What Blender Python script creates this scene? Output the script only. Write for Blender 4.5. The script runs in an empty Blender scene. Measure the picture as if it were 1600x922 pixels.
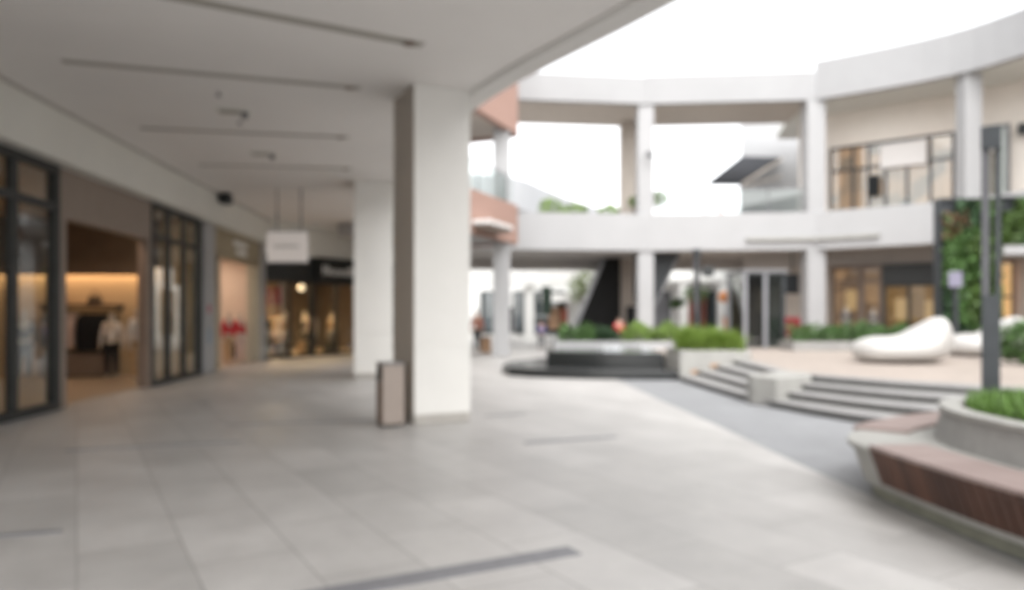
import bpy, bmesh, math, random
from mathutils import Vector, Matrix, Quaternion, noise
random.seed(7)
R = math.radians
scene = bpy.context.scene
col = scene.collection
ROOTM = {}

# ------------------------------------------------------------------ materials
def mat(name, c, rough=0.6, metal=0.0, var=0.0, vscale=3.0, bump=0.0, bscale=40.0, spec=0.5, island=0.0, sheen=0.0):
    m = bpy.data.materials.new(name); m.use_nodes = True
    nt = m.node_tree; b = nt.nodes['Principled BSDF']
    b.inputs['Roughness'].default_value = rough; b.inputs['Metallic'].default_value = metal
    b.inputs['Specular IOR Level'].default_value = spec
    b.inputs['Base Color'].default_value = (*c, 1)
    if sheen: b.inputs['Sheen Weight'].default_value = sheen
    last = None
    if var or bump:
        tc = nt.nodes.new('ShaderNodeTexCoord')
    if var:
        n = nt.nodes.new('ShaderNodeTexNoise'); n.inputs['Scale'].default_value = vscale
        n.inputs['Detail'].default_value = 6; n.inputs['Roughness'].default_value = 0.65
        nt.links.new(tc.outputs['Object'], n.inputs['Vector'])
        mr = nt.nodes.new('ShaderNodeMapRange'); mr.inputs['From Min'].default_value = .3; mr.inputs['From Max'].default_value = .7
        mr.inputs['To Min'].default_value = 1 - var; mr.inputs['To Max'].default_value = 1 + var
        nt.links.new(n.outputs['Fac'], mr.inputs['Value']); last = mr.outputs['Result']
    if island:
        g = nt.nodes.new('ShaderNodeNewGeometry')
        mi = nt.nodes.new('ShaderNodeMapRange'); mi.inputs['To Min'].default_value = 1 - island; mi.inputs['To Max'].default_value = 1 + island
        nt.links.new(g.outputs['Random Per Island'], mi.inputs['Value'])
        if last is not None:
            mu = nt.nodes.new('ShaderNodeMath'); mu.operation = 'MULTIPLY'
            nt.links.new(last, mu.inputs[0]); nt.links.new(mi.outputs['Result'], mu.inputs[1]); last = mu.outputs[0]
        else: last = mi.outputs['Result']
    if last is not None:
        v = nt.nodes.new('ShaderNodeVectorMath'); v.operation = 'SCALE'
        v.inputs[0].default_value = c; nt.links.new(last, v.inputs['Scale'])
        nt.links.new(v.outputs[0], b.inputs['Base Color'])
    if bump:
        n2 = nt.nodes.new('ShaderNodeTexNoise'); n2.inputs['Scale'].default_value = bscale; n2.inputs['Detail'].default_value = 4
        nt.links.new(tc.outputs['Object'], n2.inputs['Vector'])
        bp = nt.nodes.new('ShaderNodeBump'); bp.inputs['Strength'].default_value = bump; bp.inputs['Distance'].default_value = .02
        nt.links.new(n2.outputs['Fac'], bp.inputs['Height']); nt.links.new(bp.outputs[0], b.inputs['Normal'])
    return m

def emis(name, c, s):
    m = bpy.data.materials.new(name); m.use_nodes = True
    b = m.node_tree.nodes['Principled BSDF']
    b.inputs['Base Color'].default_value = (*c, 1)
    b.inputs['Emission Color'].default_value = (*c, 1); b.inputs['Emission Strength'].default_value = s
    return m

def glass(name, tint=(.93, .96, .95), refl=1.5, rough=.02):
    m = bpy.data.materials.new(name); m.use_nodes = True
    nt = m.node_tree; nt.nodes.clear()
    out = nt.nodes.new('ShaderNodeOutputMaterial'); mx = nt.nodes.new('ShaderNodeMixShader')
    t = nt.nodes.new('ShaderNodeBsdfTransparent'); t.inputs['Color'].default_value = (*tint, 1)
    g = nt.nodes.new('ShaderNodeBsdfGlossy'); g.inputs['Roughness'].default_value = rough
    lw = nt.nodes.new('ShaderNodeLayerWeight'); pw = nt.nodes.new('ShaderNodeMath'); pw.operation = 'POWER'; pw.inputs[1].default_value = 4
    f = nt.nodes.new('ShaderNodeMath'); f.operation = 'MULTIPLY_ADD'; f.inputs[1].default_value = .8; f.inputs[2].default_value = refl
    nt.links.new(lw.outputs['Facing'], pw.inputs[0]); nt.links.new(pw.outputs[0], f.inputs[0])
    nt.links.new(f.outputs[0], mx.inputs[0]); nt.links.new(t.outputs[0], mx.inputs[1]); nt.links.new(g.outputs[0], mx.inputs[2])
    nt.links.new(mx.outputs[0], out.inputs['Surface'])
    return m

def tiles(name, c1, c2, mortar, w, h, ang, rough=.5, msize=.006, offset=.5, var=.12):
    """stone paving: brick texture laid in the ground plane, turned by ang"""
    m = bpy.data.materials.new(name); m.use_nodes = True
    nt = m.node_tree; b = nt.nodes['Principled BSDF']
    g = nt.nodes.new('ShaderNodeNewGeometry'); mp = nt.nodes.new('ShaderNodeMapping'); mp.inputs['Rotation'].default_value = (0, 0, ang)
    br = nt.nodes.new('ShaderNodeTexBrick'); br.offset = offset
    br.inputs['Color1'].default_value = (*c1, 1); br.inputs['Color2'].default_value = (*c2, 1); br.inputs['Mortar'].default_value = (*mortar, 1)
    br.inputs['Scale'].default_value = 1; br.inputs['Mortar Size'].default_value = msize; br.inputs['Mortar Smooth'].default_value = .3
    br.inputs['Brick Width'].default_value = w; br.inputs['Row Height'].default_value = h; br.inputs['Bias'].default_value = 0
    n = nt.nodes.new('ShaderNodeTexNoise'); n.inputs['Scale'].default_value = 1.6; n.inputs['Detail'].default_value = 8; n.inputs['Roughness'].default_value = .7
    mr = nt.nodes.new('ShaderNodeMapRange'); mr.inputs['From Min'].default_value = .3; mr.inputs['From Max'].default_value = .7
    mr.inputs['To Min'].default_value = 1 - var; mr.inputs['To Max'].default_value = 1 + var
    sc = nt.nodes.new('ShaderNodeVectorMath'); sc.operation = 'SCALE'
    L = nt.links.new
    L(g.outputs['Position'], mp.inputs['Vector']); L(mp.outputs[0], br.inputs['Vector']); L(mp.outputs[0], n.inputs['Vector'])
    L(n.outputs['Fac'], mr.inputs['Value']); L(br.outputs['Color'], sc.inputs[0]); L(mr.outputs[0], sc.inputs['Scale']); L(sc.outputs[0], b.inputs['Base Color'])
    r2 = nt.nodes.new('ShaderNodeMapRange'); r2.inputs['To Min'].default_value = rough - .12; r2.inputs['To Max'].default_value = rough + .15
    L(n.outputs['Fac'], r2.inputs['Value']); L(r2.outputs[0], b.inputs['Roughness'])
    bp = nt.nodes.new('ShaderNodeBump'); bp.inputs['Strength'].default_value = .25; bp.inputs['Distance'].default_value = .004; bp.invert = True
    L(br.outputs['Fac'], bp.inputs['Height']); L(bp.outputs[0], b.inputs['Normal'])
    return m

def brickwall(name, c1, c2, mortar):
    m = bpy.data.materials.new(name); m.use_nodes = True
    nt = m.node_tree; b = nt.nodes['Principled BSDF']; b.inputs['Roughness'].default_value = .85
    tc = nt.nodes.new('ShaderNodeTexCoord'); mp = nt.nodes.new('ShaderNodeMapping'); mp.inputs['Rotation'].default_value = (R(90), 0, R(-30))
    br = nt.nodes.new('ShaderNodeTexBrick')
    for k, c in (('Color1', c1), ('Color2', c2), ('Mortar', mortar)): br.inputs[k].default_value = (*c, 1)
    br.inputs['Scale'].default_value = 1; br.inputs['Brick Width'].default_value = .4; br.inputs['Row Height'].default_value = .1; br.inputs['Mortar Size'].default_value = .008
    nt.links.new(tc.outputs['Object'], mp.inputs[0]); nt.links.new(mp.outputs[0], br.inputs['Vector']); nt.links.new(br.outputs['Color'], b.inputs['Base Color'])
    return m

def woodmat(name, c1, c2, rough):
    m = bpy.data.materials.new(name); m.use_nodes = True
    nt = m.node_tree; b = nt.nodes['Principled BSDF']; b.inputs['Roughness'].default_value = rough
    tc = nt.nodes.new('ShaderNodeTexCoord'); n = nt.nodes.new('ShaderNodeTexNoise'); n.inputs['Scale'].default_value = 9; n.inputs['Detail'].default_value = 6
    g = nt.nodes.new('ShaderNodeNewGeometry'); ad = nt.nodes.new('ShaderNodeMath'); ad.operation = 'MULTIPLY_ADD'; ad.inputs[1].default_value = .7
    ml = nt.nodes.new('ShaderNodeMath'); ml.operation = 'MULTIPLY'; ml.inputs[1].default_value = .4
    mx = nt.nodes.new('ShaderNodeMix'); mx.data_type = 'RGBA'
    mx.inputs[6].default_value = (*c1, 1); mx.inputs[7].default_value = (*c2, 1)
    L = nt.links.new
    L(tc.outputs['Object'], n.inputs['Vector']); L(n.outputs['Fac'], ml.inputs[0]); L(g.outputs['Random Per Island'], ad.inputs[0]); L(ml.outputs[0], ad.inputs[2])
    L(ad.outputs[0], mx.inputs[0]); L(mx.outputs[2], b.inputs['Base Color'])
    return m

M = {}
M['floor'] = tiles('pale_stone_paving', (.505, .49, .475), (.41, .398, .385), (.31, .30, .29), 1.2, .6, R(59.5), .42, .007, .5, .14)
M['court'] = tiles('grey_granite_paving', (.275, .28, .29), (.255, .26, .27), (.2, .2, .21), .6, .3, R(10), .55, .004)
M['terrace'] = tiles('buff_terrace_paving', (.38, .325, .285), (.34, .29, .255), (.26, .22, .20), .6, .6, R(20), .6, .005)
M['strip'] = mat('dark_granite_strip', (.21, .21, .225), .5, var=.15, vscale=8)
M['step'] = tiles('step_granite', (.31, .305, .30), (.29, .285, .28), (.2, .2, .2), .9, 5, R(15), .6, .003)
M['riser'] = mat('dark_riser_granite', (.13, .13, .125), .6, var=.15, vscale=10)
M['ceil'] = mat('painted_soffit', (.76, .74, .72), .8, var=.03, vscale=.6)
M['edge'] = mat('edge_beam_paint', (.66, .65, .63), .7, var=.03, vscale=1)
M['white'] = mat('white_render', (.385, .385, .39), .75, var=.035, vscale=.8)
M['cladding'] = mat('white_cladding', (.76, .75, .72), .6, var=.03, vscale=1.2, bump=.05, bscale=60)
M['sideshade'] = mat('taupe_side_shade', (.40,.36,.315), .6, var=.05, vscale=2)  # darker tone stands in for shade on the columns' left faces
M['plinth'] = mat('stone_plinth', (.42, .40, .37), .6, var=.12, vscale=12)
M['bulk'] = mat('grey_beige_paint', (.70, .695, .65), .8, var=.03, vscale=1)
M['beige'] = mat('beige_render', (.52, .47, .42), .85, var=.05, vscale=1)
M['roofclad'] = mat('light_grey_roof_cladding', (.335,.335,.34), .7, var=.04, vscale=.8)
M['soffgrey'] = mat('grey_deck_soffit', (.47,.45,.43), .85, var=.05, vscale=1)
M['upwall'] = mat('pale_gallery_wall', (.90, .84, .77), .85, var=.04, vscale=1)
M['taupe'] = mat('taupe_panel', (.255, .205, .17), .55, var=.06, vscale=2)
M['taupe2'] = mat('brown_reveal', (.19, .14, .11), .55, var=.06, vscale=2)
M['black'] = mat('black_metal', (.018, .02, .02), .45, var=.2, vscale=6)
M['dkgrey'] = mat('charcoal_metal', (.045, .05, .055), .45, .3, var=.15, vscale=6)
M['grey'] = mat('grey_metal', (.22, .22, .23), .4, .5, var=.1, vscale=6)
M['matblack'] = mat('matt_black_panel', (.014,.014,.014), .7, var=.2, vscale=2, spec=.2)
M['stem'] = mat('slate_grey_metal', (.10,.10,.11), .5, .2, var=.1, vscale=6)
M['granite'] = mat('black_granite', (.022, .024, .024), .25, var=.3, vscale=30)
M['concrete'] = mat('pale_concrete', (.35, .345, .325), .8, var=.1, vscale=4, bump=.15)
M['concrete2'] = mat('grey_concrete', (.30, .295, .285), .8, var=.13, vscale=5, bump=.2)
M['olive'] = mat('weathered_concrete_base', (.20, .20, .16), .85, var=.2, vscale=5)
M['brick'] = brickwall('terracotta_brick', (.38, .235, .19), (.345, .21, .17), (.38, .28, .24))
M['woodtop'] = woodmat('weathered_seat_timber', (.235, .175, .16), (.32, .25, .23), .5)
M['woodfront'] = woodmat('dark_front_timber', (.022, .010, .008), (.115, .050, .030), .6)
M['bean'] = mat('white_vinyl', (.50, .49, .475), .5, var=.03, vscale=2, bump=.1, bscale=8)
M['seam'] = mat('grey_piping', (.55, .53, .5), .6)
M['leaf'] = mat('hedge_leaf', (.065, .13, .035), .55, island=.55, var=.35, vscale=2.5)
M['leaf2'] = mat('bright_grass_leaf', (.15, .235, .045), .5, island=.45, var=.3, vscale=3)
M['leaf3'] = mat('dark_leaf', (.025, .06, .022), .6, island=.5, var=.4, vscale=1.6)
M['leaf4'] = mat('wall_leaf', (.065, .115, .025), .55, island=.5, var=.3, vscale=2)
M['leaf6'] = mat('lime_grass_leaf', (.25,.36,.07), .5, island=.4, var=.25, vscale=3)
M['leafred'] = mat('russet_leaf', (.14, .075, .04), .6, island=.5)
M['grass'] = mat('planter_grass', (.10, .19, .035), .55, island=.5, var=.3, vscale=3)
M['soil'] = mat('planting_soil', (.05, .04, .03), .95, var=.3, vscale=12)
M['bark'] = mat('bark', (.16, .12, .09), .9, var=.3, vscale=10)
M['glass'] = glass('shopfront_glass', (.90, .94, .92), .10)
M['clear'] = glass('balustrade_glass', (.93, .97, .96), .05)
M['dkglass'] = glass('tinted_glass', (.45, .50, .52), .10)
M['skin'] = mat('skin', (.48, .31, .23), .55)
M['hair'] = mat('dark_hair', (.02, .015, .012), .6)
M['manskin'] = mat('mannequin_plastic', (.55, .48, .40), .4)
M['red'] = mat('red_fabric', (.50, .035, .045), .8, var=.15, vscale=5)
M['darkred'] = mat('dark_red_fabric', (.19,.02,.025), .8)
M['canopy'] = mat('canopy_white_paint', (.80,.80,.78), .7, var=.03, vscale=1)
M['leaf5'] = mat('young_leaf', (.20,.27,.075), .55, island=.4)
M['pinkred'] = mat('red_paint', (.62, .14, .12), .5)
M['cloth_black'] = mat('black_fabric', (.012, .012, .014), .9, var=.3, vscale=6)
M['cloth_pale'] = mat('pale_pink_fabric', (.62, .48, .42), .9, var=.1, vscale=6)
M['cloth_white'] = mat('white_fabric', (.65, .60, .56), .9, var=.1, vscale=6)
M['cloth_blue'] = mat('violet_blue_fabric', (.13, .13, .30), .9, var=.15, vscale=6)
M['cloth_grey'] = mat('grey_fabric', (.16, .16, .17), .9, var=.15, vscale=6)
M['cloth_rust'] = mat('rust_fabric', (.36, .12, .08), .9, var=.15, vscale=6)
M['cloth_tan'] = mat('tan_fabric', (.45, .30, .17), .9, var=.15, vscale=6)
M['cloth_green'] = mat('dark_green_fabric', (.05, .08, .06), .9, var=.2, vscale=6)
M['card'] = mat('brown_card', (.34, .21, .13), .85, var=.1, vscale=5)
M['shopfloor'] = tiles('shop_floor_tile', (.42, .33, .24), (.39, .30, .22), (.28, .22, .16), .8, .8, R(5), .35, .004, 0)
M['shopwall'] = mat('warm_shop_wall', (.50, .36, .22), .8, var=.05, vscale=1)
M['shopdark'] = mat('brown_shop_wall', (.11, .075, .05), .8, var=.15, vscale=2)
M['peach'] = mat('peach_shop_wall', (.62, .50, .41), .8, var=.04, vscale=1)
M['cream'] = mat('cream_frame', (.50, .45, .35), .5, var=.06, vscale=2)
M['gold'] = mat('champagne_panel', (.36, .30, .20), .45, .2, var=.06, vscale=2)
M['signwhite'] = mat('white_sign_face', (.72, .69, .67), .5, var=.02, vscale=2)
M['lightbox'] = emis('sign_lightbox', (.74, .69, .66), .10)
M['letter'] = mat('white_letter', (.82, .82, .8), .5)
M['faint'] = mat('faint_grey_print', (.45, .43, .42), .6)
M['lamp_warm'] = emis('warm_ceiling_lamp', (1, .78, .58), 17)
M['lamp_peach'] = emis('soft_boutique_lamp', (1, .80, .64), 9)
M['lamp_cove'] = emis('warm_cove_lamp', (1, .70, .42), 3.8)
M['lamp_soft'] = emis('warm_display_lamp', (1, .66, .36), 80)
M['lamp_bulb'] = emis('pendant_bulb', (1,.75,.5), .9)
M['steplight'] = emis('step_light_lens', (.42,.28,.19), .12)
M['orange'] = mat('orange_paper_lantern', (.75, .30, .10), .6)
def litroom(name, c1, c2, s_, sc_):
    m = mat(name, c1, .9); nt = m.node_tree; b = nt.nodes['Principled BSDF']
    tc = nt.nodes.new('ShaderNodeTexCoord'); n = nt.nodes.new('ShaderNodeTexVoronoi'); n.inputs['Scale'].default_value = sc_; n.distance = 'CHEBYCHEV'
    mx = nt.nodes.new('ShaderNodeMix'); mx.data_type = 'RGBA'; mx.inputs[6].default_value = (*c1, 1); mx.inputs[7].default_value = (*c2, 1)
    nt.links.new(tc.outputs['Object'], n.inputs['Vector']); nt.links.new(n.outputs['Color'], mx.inputs[0])
    nt.links.new(mx.outputs[2], b.inputs['Base Color']); nt.links.new(mx.outputs[2], b.inputs['Emission Color']); b.inputs['Emission Strength'].default_value = s_
    return m
M['water'] = mat('shallow_water', (.10, .11, .11), .06, var=.05, vscale=3, bump=.12, bscale=7, spec=.9)
M['foam'] = mat('white_water', (.75, .78, .8), .3, var=.08, vscale=20)
M['screen'] = mat('black_screen', (.008, .009, .01), .5, spec=.2)
M['lilac'] = mat('pale_lilac_sign', (.22, .21, .28), .5)
M['awn'] = mat('charcoal_awning', (.022, .024, .03), .8, var=.2, vscale=3)
M['farwhite'] = mat('far_white_render', (.40, .405, .415), .8, var=.03, vscale=.7)

# ------------------------------------------------------------------ mesh builder
class MB:
    def __init__(s, m=None): s.v = []; s.f = []; s.m = m or Matrix()
    def add(s, vs, fs):
        o = len(s.v); s.v += [s.m @ Vector(p) for p in vs]; s.f += [tuple(i + o for i in f) for f in fs]; return s
    def box(s, x0, y0, z0, x1, y1, z1):
        x0, x1 = sorted((x0, x1)); y0, y1 = sorted((y0, y1)); z0, z1 = sorted((z0, z1))
        return s.add([(x0,y0,z0),(x1,y0,z0),(x1,y1,z0),(x0,y1,z0),(x0,y0,z1),(x1,y0,z1),(x1,y1,z1),(x0,y1,z1)],
                     [(0,3,2,1),(4,5,6,7),(0,1,5,4),(1,2,6,5),(2,3,7,6),(3,0,4,7)])
    def prism(s, poly, z0, z1, taper=None):
        n = len(poly); a = sum(poly[i][0]*poly[(i+1)%n][1]-poly[(i+1)%n][0]*poly[i][1] for i in range(n))
        top = list(taper) if taper else list(poly)
        poly = list(poly)
        if a < 0: poly.reverse(); top.reverse()
        vs = [(x, y, z0) for x, y in poly] + [(x, y, z1) for x, y in top]
        return s.add(vs, [tuple(range(n-1, -1, -1)), tuple(range(n, 2*n))] + [(i, (i+1)%n, (i+1)%n+n, i+n) for i in range(n)])
    def hexa(s, b, t): return s.add(list(b)+list(t), [(3,2,1,0),(4,5,6,7),(0,1,5,4),(1,2,6,5),(2,3,7,6),(3,0,4,7)])
    def ring(s, a, b, z0, z1):
        """solid between two polylines a and b of equal length"""
        n = len(a); vs = []
        for (p, q) in zip(a, b): vs += [(p[0],p[1],z0),(q[0],q[1],z0),(q[0],q[1],z1),(p[0],p[1],z1)]
        fs = [(0,1,2,3), tuple(4*(n-1)+k for k in (3,2,1,0))]
        for i in range(n-1):
            o = 4*i
            for k in range(4):
                k2 = (k+1) % 4; fs.append((o+k2, o+k, o+4+k, o+4+k2))
        return s.add(vs, fs)
    def tube(s, pts, r, n=8, caps=True):
        pts = [Vector(p) for p in pts]; rs = r if isinstance(r, (list, tuple)) else [r]*len(pts); vs = []; fs = []
        for i, p in enumerate(pts):
            d = (pts[min(i+1, len(pts)-1)] - pts[max(i-1, 0)]).normalized()
            q = d.to_track_quat('Z', 'Y')
            for k in range(n):
                a = 2*math.pi*k/n; vs.append(p + q @ Vector((rs[i]*math.cos(a), rs[i]*math.sin(a), 0)))
        for i in range(len(pts)-1):
            for k in range(n): fs.append((i*n+k, i*n+(k+1)%n, (i+1)*n+(k+1)%n, (i+1)*n+k))
        if caps: fs += [tuple(range(n-1, -1, -1)), tuple(range((len(pts)-1)*n, len(pts)*n))]
        return s.add(vs, fs)
    def sphere(s, c, r, n=16, sc=(1,1,1)):
        vs = []; fs = []; h = n//2
        for i in range(h+1):
            t = math.pi*i/h
            for k in range(n):
                a = 2*math.pi*k/n
                vs.append((c[0]+r*sc[0]*math.sin(t)*math.cos(a), c[1]+r*sc[1]*math.sin(t)*math.sin(a), c[2]+r*sc[2]*math.cos(t)))
        for i in range(h):
            for k in range(n): fs.append((i*n+k, (i+1)*n+k, (i+1)*n+(k+1)%n, i*n+(k+1)%n))
        return s.add(vs, fs)
    def build(s, name, material, parent=None, bevel=0, smooth=False, origin=None):
        me = bpy.data.meshes.new(name)
        inv = Matrix()
        if parent is not None: inv = ROOTM[parent.name].inverted()
        else:
            if origin is None:
                xs = [p.x for p in s.v]; ys = [p.y for p in s.v]; zs = [p.z for p in s.v]
                origin = ((min(xs)+max(xs))/2, (min(ys)+max(ys))/2, min(zs))
            inv = Matrix.Translation(origin).inverted()
        me.from_pydata([inv @ p for p in s.v], [], s.f)
        bm = bmesh.new(); bm.from_mesh(me)
        bmesh.ops.remove_doubles(bm, verts=bm.verts, dist=1e-5)
        bmesh.ops.recalc_face_normals(bm, faces=bm.faces)
        if bevel:
            es = [e for e in bm.edges if len(e.link_faces) == 2 and e.calc_face_angle(0) > .5]
            if es: bmesh.ops.bevel(bm, geom=es, offset=bevel, segments=2, profile=.5, affect='EDGES', clamp_overlap=True)
        bm.to_mesh(me); bm.free()
        if smooth:
            for p in me.polygons: p.use_smooth = True
        me.materials.append(material)
        o = bpy.data.objects.new(name, me); col.objects.link(o)
        if parent is not None: o.parent = parent; ROOTM[o.name] = ROOTM[parent.name]
        else: o.location = origin; ROOTM[o.name] = Matrix.Translation(origin)
        return o

def tag(o, label=None, cat=None, group=None, kind=None):
    for k, v in (('label', label), ('category', cat), ('group', group), ('kind', kind)):
        if v: o[k] = v
    return o
def thing(name, label, cat, loc, rz=0, group=None):
    o = bpy.data.objects.new(name, None); col.objects.link(o); o.location = loc; o.rotation_euler = (0, 0, rz); o.empty_display_size = .2
    ROOTM[o.name] = Matrix.Translation(loc) @ Matrix.Rotation(rz, 4, 'Z')
    return tag(o, label, cat, group)
def at(root): return MB(ROOTM[root.name].copy())      # builder in a thing's own local frame
def copy_tree(o, parent=None):
    c = o.copy(); col.objects.link(c)
    if parent is not None: c.parent = parent
    for ch in o.children: copy_tree(ch, c)
    return c
def dup(o, loc, rz, label, group=None):
    c = copy_tree(o); c.location = loc; c.rotation_euler = (0, 0, rz); c['label'] = label
    if group: c['group'] = group
    return c
def frame(ox, oy, dx, dy):
    l = math.hypot(dx, dy); dx /= l; dy /= l
    return Matrix(((dx, -dy, 0, ox), (dy, dx, 0, oy), (0, 0, 1, 0), (0, 0, 0, 1)))
def offset(pl, d):
    out = []
    for i, p in enumerate(pl):
        ns = []
        for a, b in ((i-1, i), (i, i+1)):
            if a >= 0 and b < len(pl):
                t = Vector((pl[b][0]-pl[a][0], pl[b][1]-pl[a][1])).normalized(); ns.append(Vector((-t.y, t.x)))
        n = sum(ns, Vector((0, 0))); n.normalize(); n = n / max(.4, n.dot(ns[0]))
        out.append((p[0]+n.x*d, p[1]+n.y*d))
    return out
def spline(pts, k=6, closed=False):
    n = len(pts); out = []
    rng = range(n) if closed else range(n-1)
    g = (lambda i: pts[i % n]) if closed else (lambda i: pts[min(max(i, 0), n-1)])
    for i in rng:
        p0, p1, p2, p3 = g(i-1), g(i), g(i+1), g(i+2)
        for j in range(k):
            t = j/k
            out.append(tuple(.5*(2*b+(c-a)*t+(2*a-5*b+4*c-d)*t*t+(3*b-a-3*c+d)*t**3) for a, b, c, d in zip(p0, p1, p2, p3)))
    if not closed: out.append(tuple(pts[-1]))
    return out

# ------------------------------------------------------------------ foliage
def leaf_cloud(mb, sampler, n, size, up=.3):
    for _ in range(n):
        p = Vector(sampler()); s_ = size*random.uniform(.6, 1.35)
        d = Vector((random.gauss(0,1), random.gauss(0,1), random.gauss(up,1))).normalized(); q = d.to_track_quat('Z', 'Y') @ Quaternion((0,0,1), random.uniform(0,6.28))
        a = [q @ Vector(v) for v in ((-s_*.45,0,0),(0,-s_,.1*s_),(s_*.45,0,0),(0,s_,.1*s_))]
        mb.add([p+x for x in a], [(0,1,2,3)])
def box_sampler(x0, y0, x1, y1, z0, z1, wob=.12, m=Matrix()):
    def f():
        while True:
            x = random.uniform(x0, x1); y = random.uniform(y0, y1)
            h = z1 + wob*noise.noise(Vector((x*2.1, y*1.7, 3.1)))*2.6
            z = z0 + (h-z0)*random.random()**.6
            e = min(x-x0, x1-x, y-y0, y1-y)
            if z > h - .12 and e < .1 and random.random() < .6: continue
            return m @ Vector((x, y, z))
    return f
def ball_sampler(c, r, sc=(1,1,1)):
    def f():
        d = Vector((random.gauss(0,1), random.gauss(0,1), random.gauss(0,1))).normalized()
        k = r*random.uniform(.45, 1)**.5*(1+.22*noise.noise(d*2.1+Vector(c)))
        return (c[0]+d.x*k*sc[0], c[1]+d.y*k*sc[1], c[2]+d.z*k*sc[2])
    return f
def blades(mb, xy, z, n, h, spread, w=.012):
    for _ in range(n):
        x, y = xy(); a = random.uniform(0, 6.28); hh = h*random.uniform(.55, 1.1); s_ = spread*random.uniform(.2, 1)
        d = Vector((math.cos(a), math.sin(a), 0)); t = Vector((-d.y, d.x, 0))*w
        p0 = Vector((x, y, z)); p1 = p0+d*s_*.35+Vector((0,0,hh*.65)); p2 = p0+d*s_+Vector((0,0,hh))
        mb.add([p0-t, p0+t, p1+t*.8, p1-t*.8, p2], [(0,1,2,3),(3,2,4)])
def inpoly(x, y, poly):
    c = False; n = len(poly)
    for i in range(n):
        a, b = poly[i], poly[i-1]
        if (a[1] > y) != (b[1] > y) and x < (b[0]-a[0])*(y-a[1])/(b[1]-a[1])+a[0]: c = not c
    return c
def poly_xy(poly):
    xs = [p[0] for p in poly]; ys = [p[1] for p in poly]
    def f():
        while True:
            x = random.uniform(min(xs), max(xs)); y = random.uniform(min(ys), max(ys))
            if inpoly(x, y, poly): return x, y
    return f
def small_tree(name, label, x, y, z, h, r, leafm, n, sc=(1,1,1), group=None):
    t = thing(name, label, 'tree', (x, y, z), 0, group)
    tr = MB(); tr.tube([(x,y,z),(x+.03,y,z+h*.4),(x-.02,y+.03,z+h*.8)], [.06,.045,.02], 8)
    for k in range(5):
        a = k*1.26; tr.tube([(x,y,z+h*(.4+.06*k)),(x+math.cos(a)*r*.6,y+math.sin(a)*r*.6,z+h*(.6+.06*k))], [.025,.008], 6)
    tr.build('trunk', M['bark'], t, smooth=True)
    cr = MB()
    for k in range(6):
        a = k*1.05; c = (x+math.cos(a)*r*.45*sc[0], y+math.sin(a)*r*.45*sc[1], z+h*.78+random.uniform(-.25,.3)*r*sc[2])
        leaf_cloud(cr, ball_sampler(c, r*.6, sc), n//6, .07)
    cr.build('crown', leafm, t)
    return t

# ------------------------------------------------------------------ figures
def skin_mesh(name, verts, edges, radii, root=0, sub=1):
    me = bpy.data.meshes.new(name); me.from_pydata(verts, edges, [])
    o = bpy.data.objects.new(name, me); col.objects.link(o)
    sk = o.modifiers.new('s', 'SKIN'); sk.use_smooth_shade = True
    lay = me.skin_vertices[0].data if me.skin_vertices else None
    if lay is None:
        bm = bmesh.new(); bm.from_mesh(me); bm.verts.layers.skin.verify(); bm.to_mesh(me); bm.free(); lay = me.skin_vertices[0].data
    for i, r in enumerate(radii): lay[i].radius = r if isinstance(r, tuple) else (r, r); lay[i].use_root = (i == root)
    ss = o.modifiers.new('u', 'SUBSURF'); ss.levels = sub; ss.render_levels = sub
    bpy.context.view_layer.update()
    dg = bpy.context.evaluated_depsgraph_get()
    out = bpy.data.meshes.new_from_object(o.evaluated_get(dg)); out.name = name
    bpy.data.objects.remove(o); bpy.data.meshes.remove(me)
    for p in out.polygons: p.use_smooth = True
    return out
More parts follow.
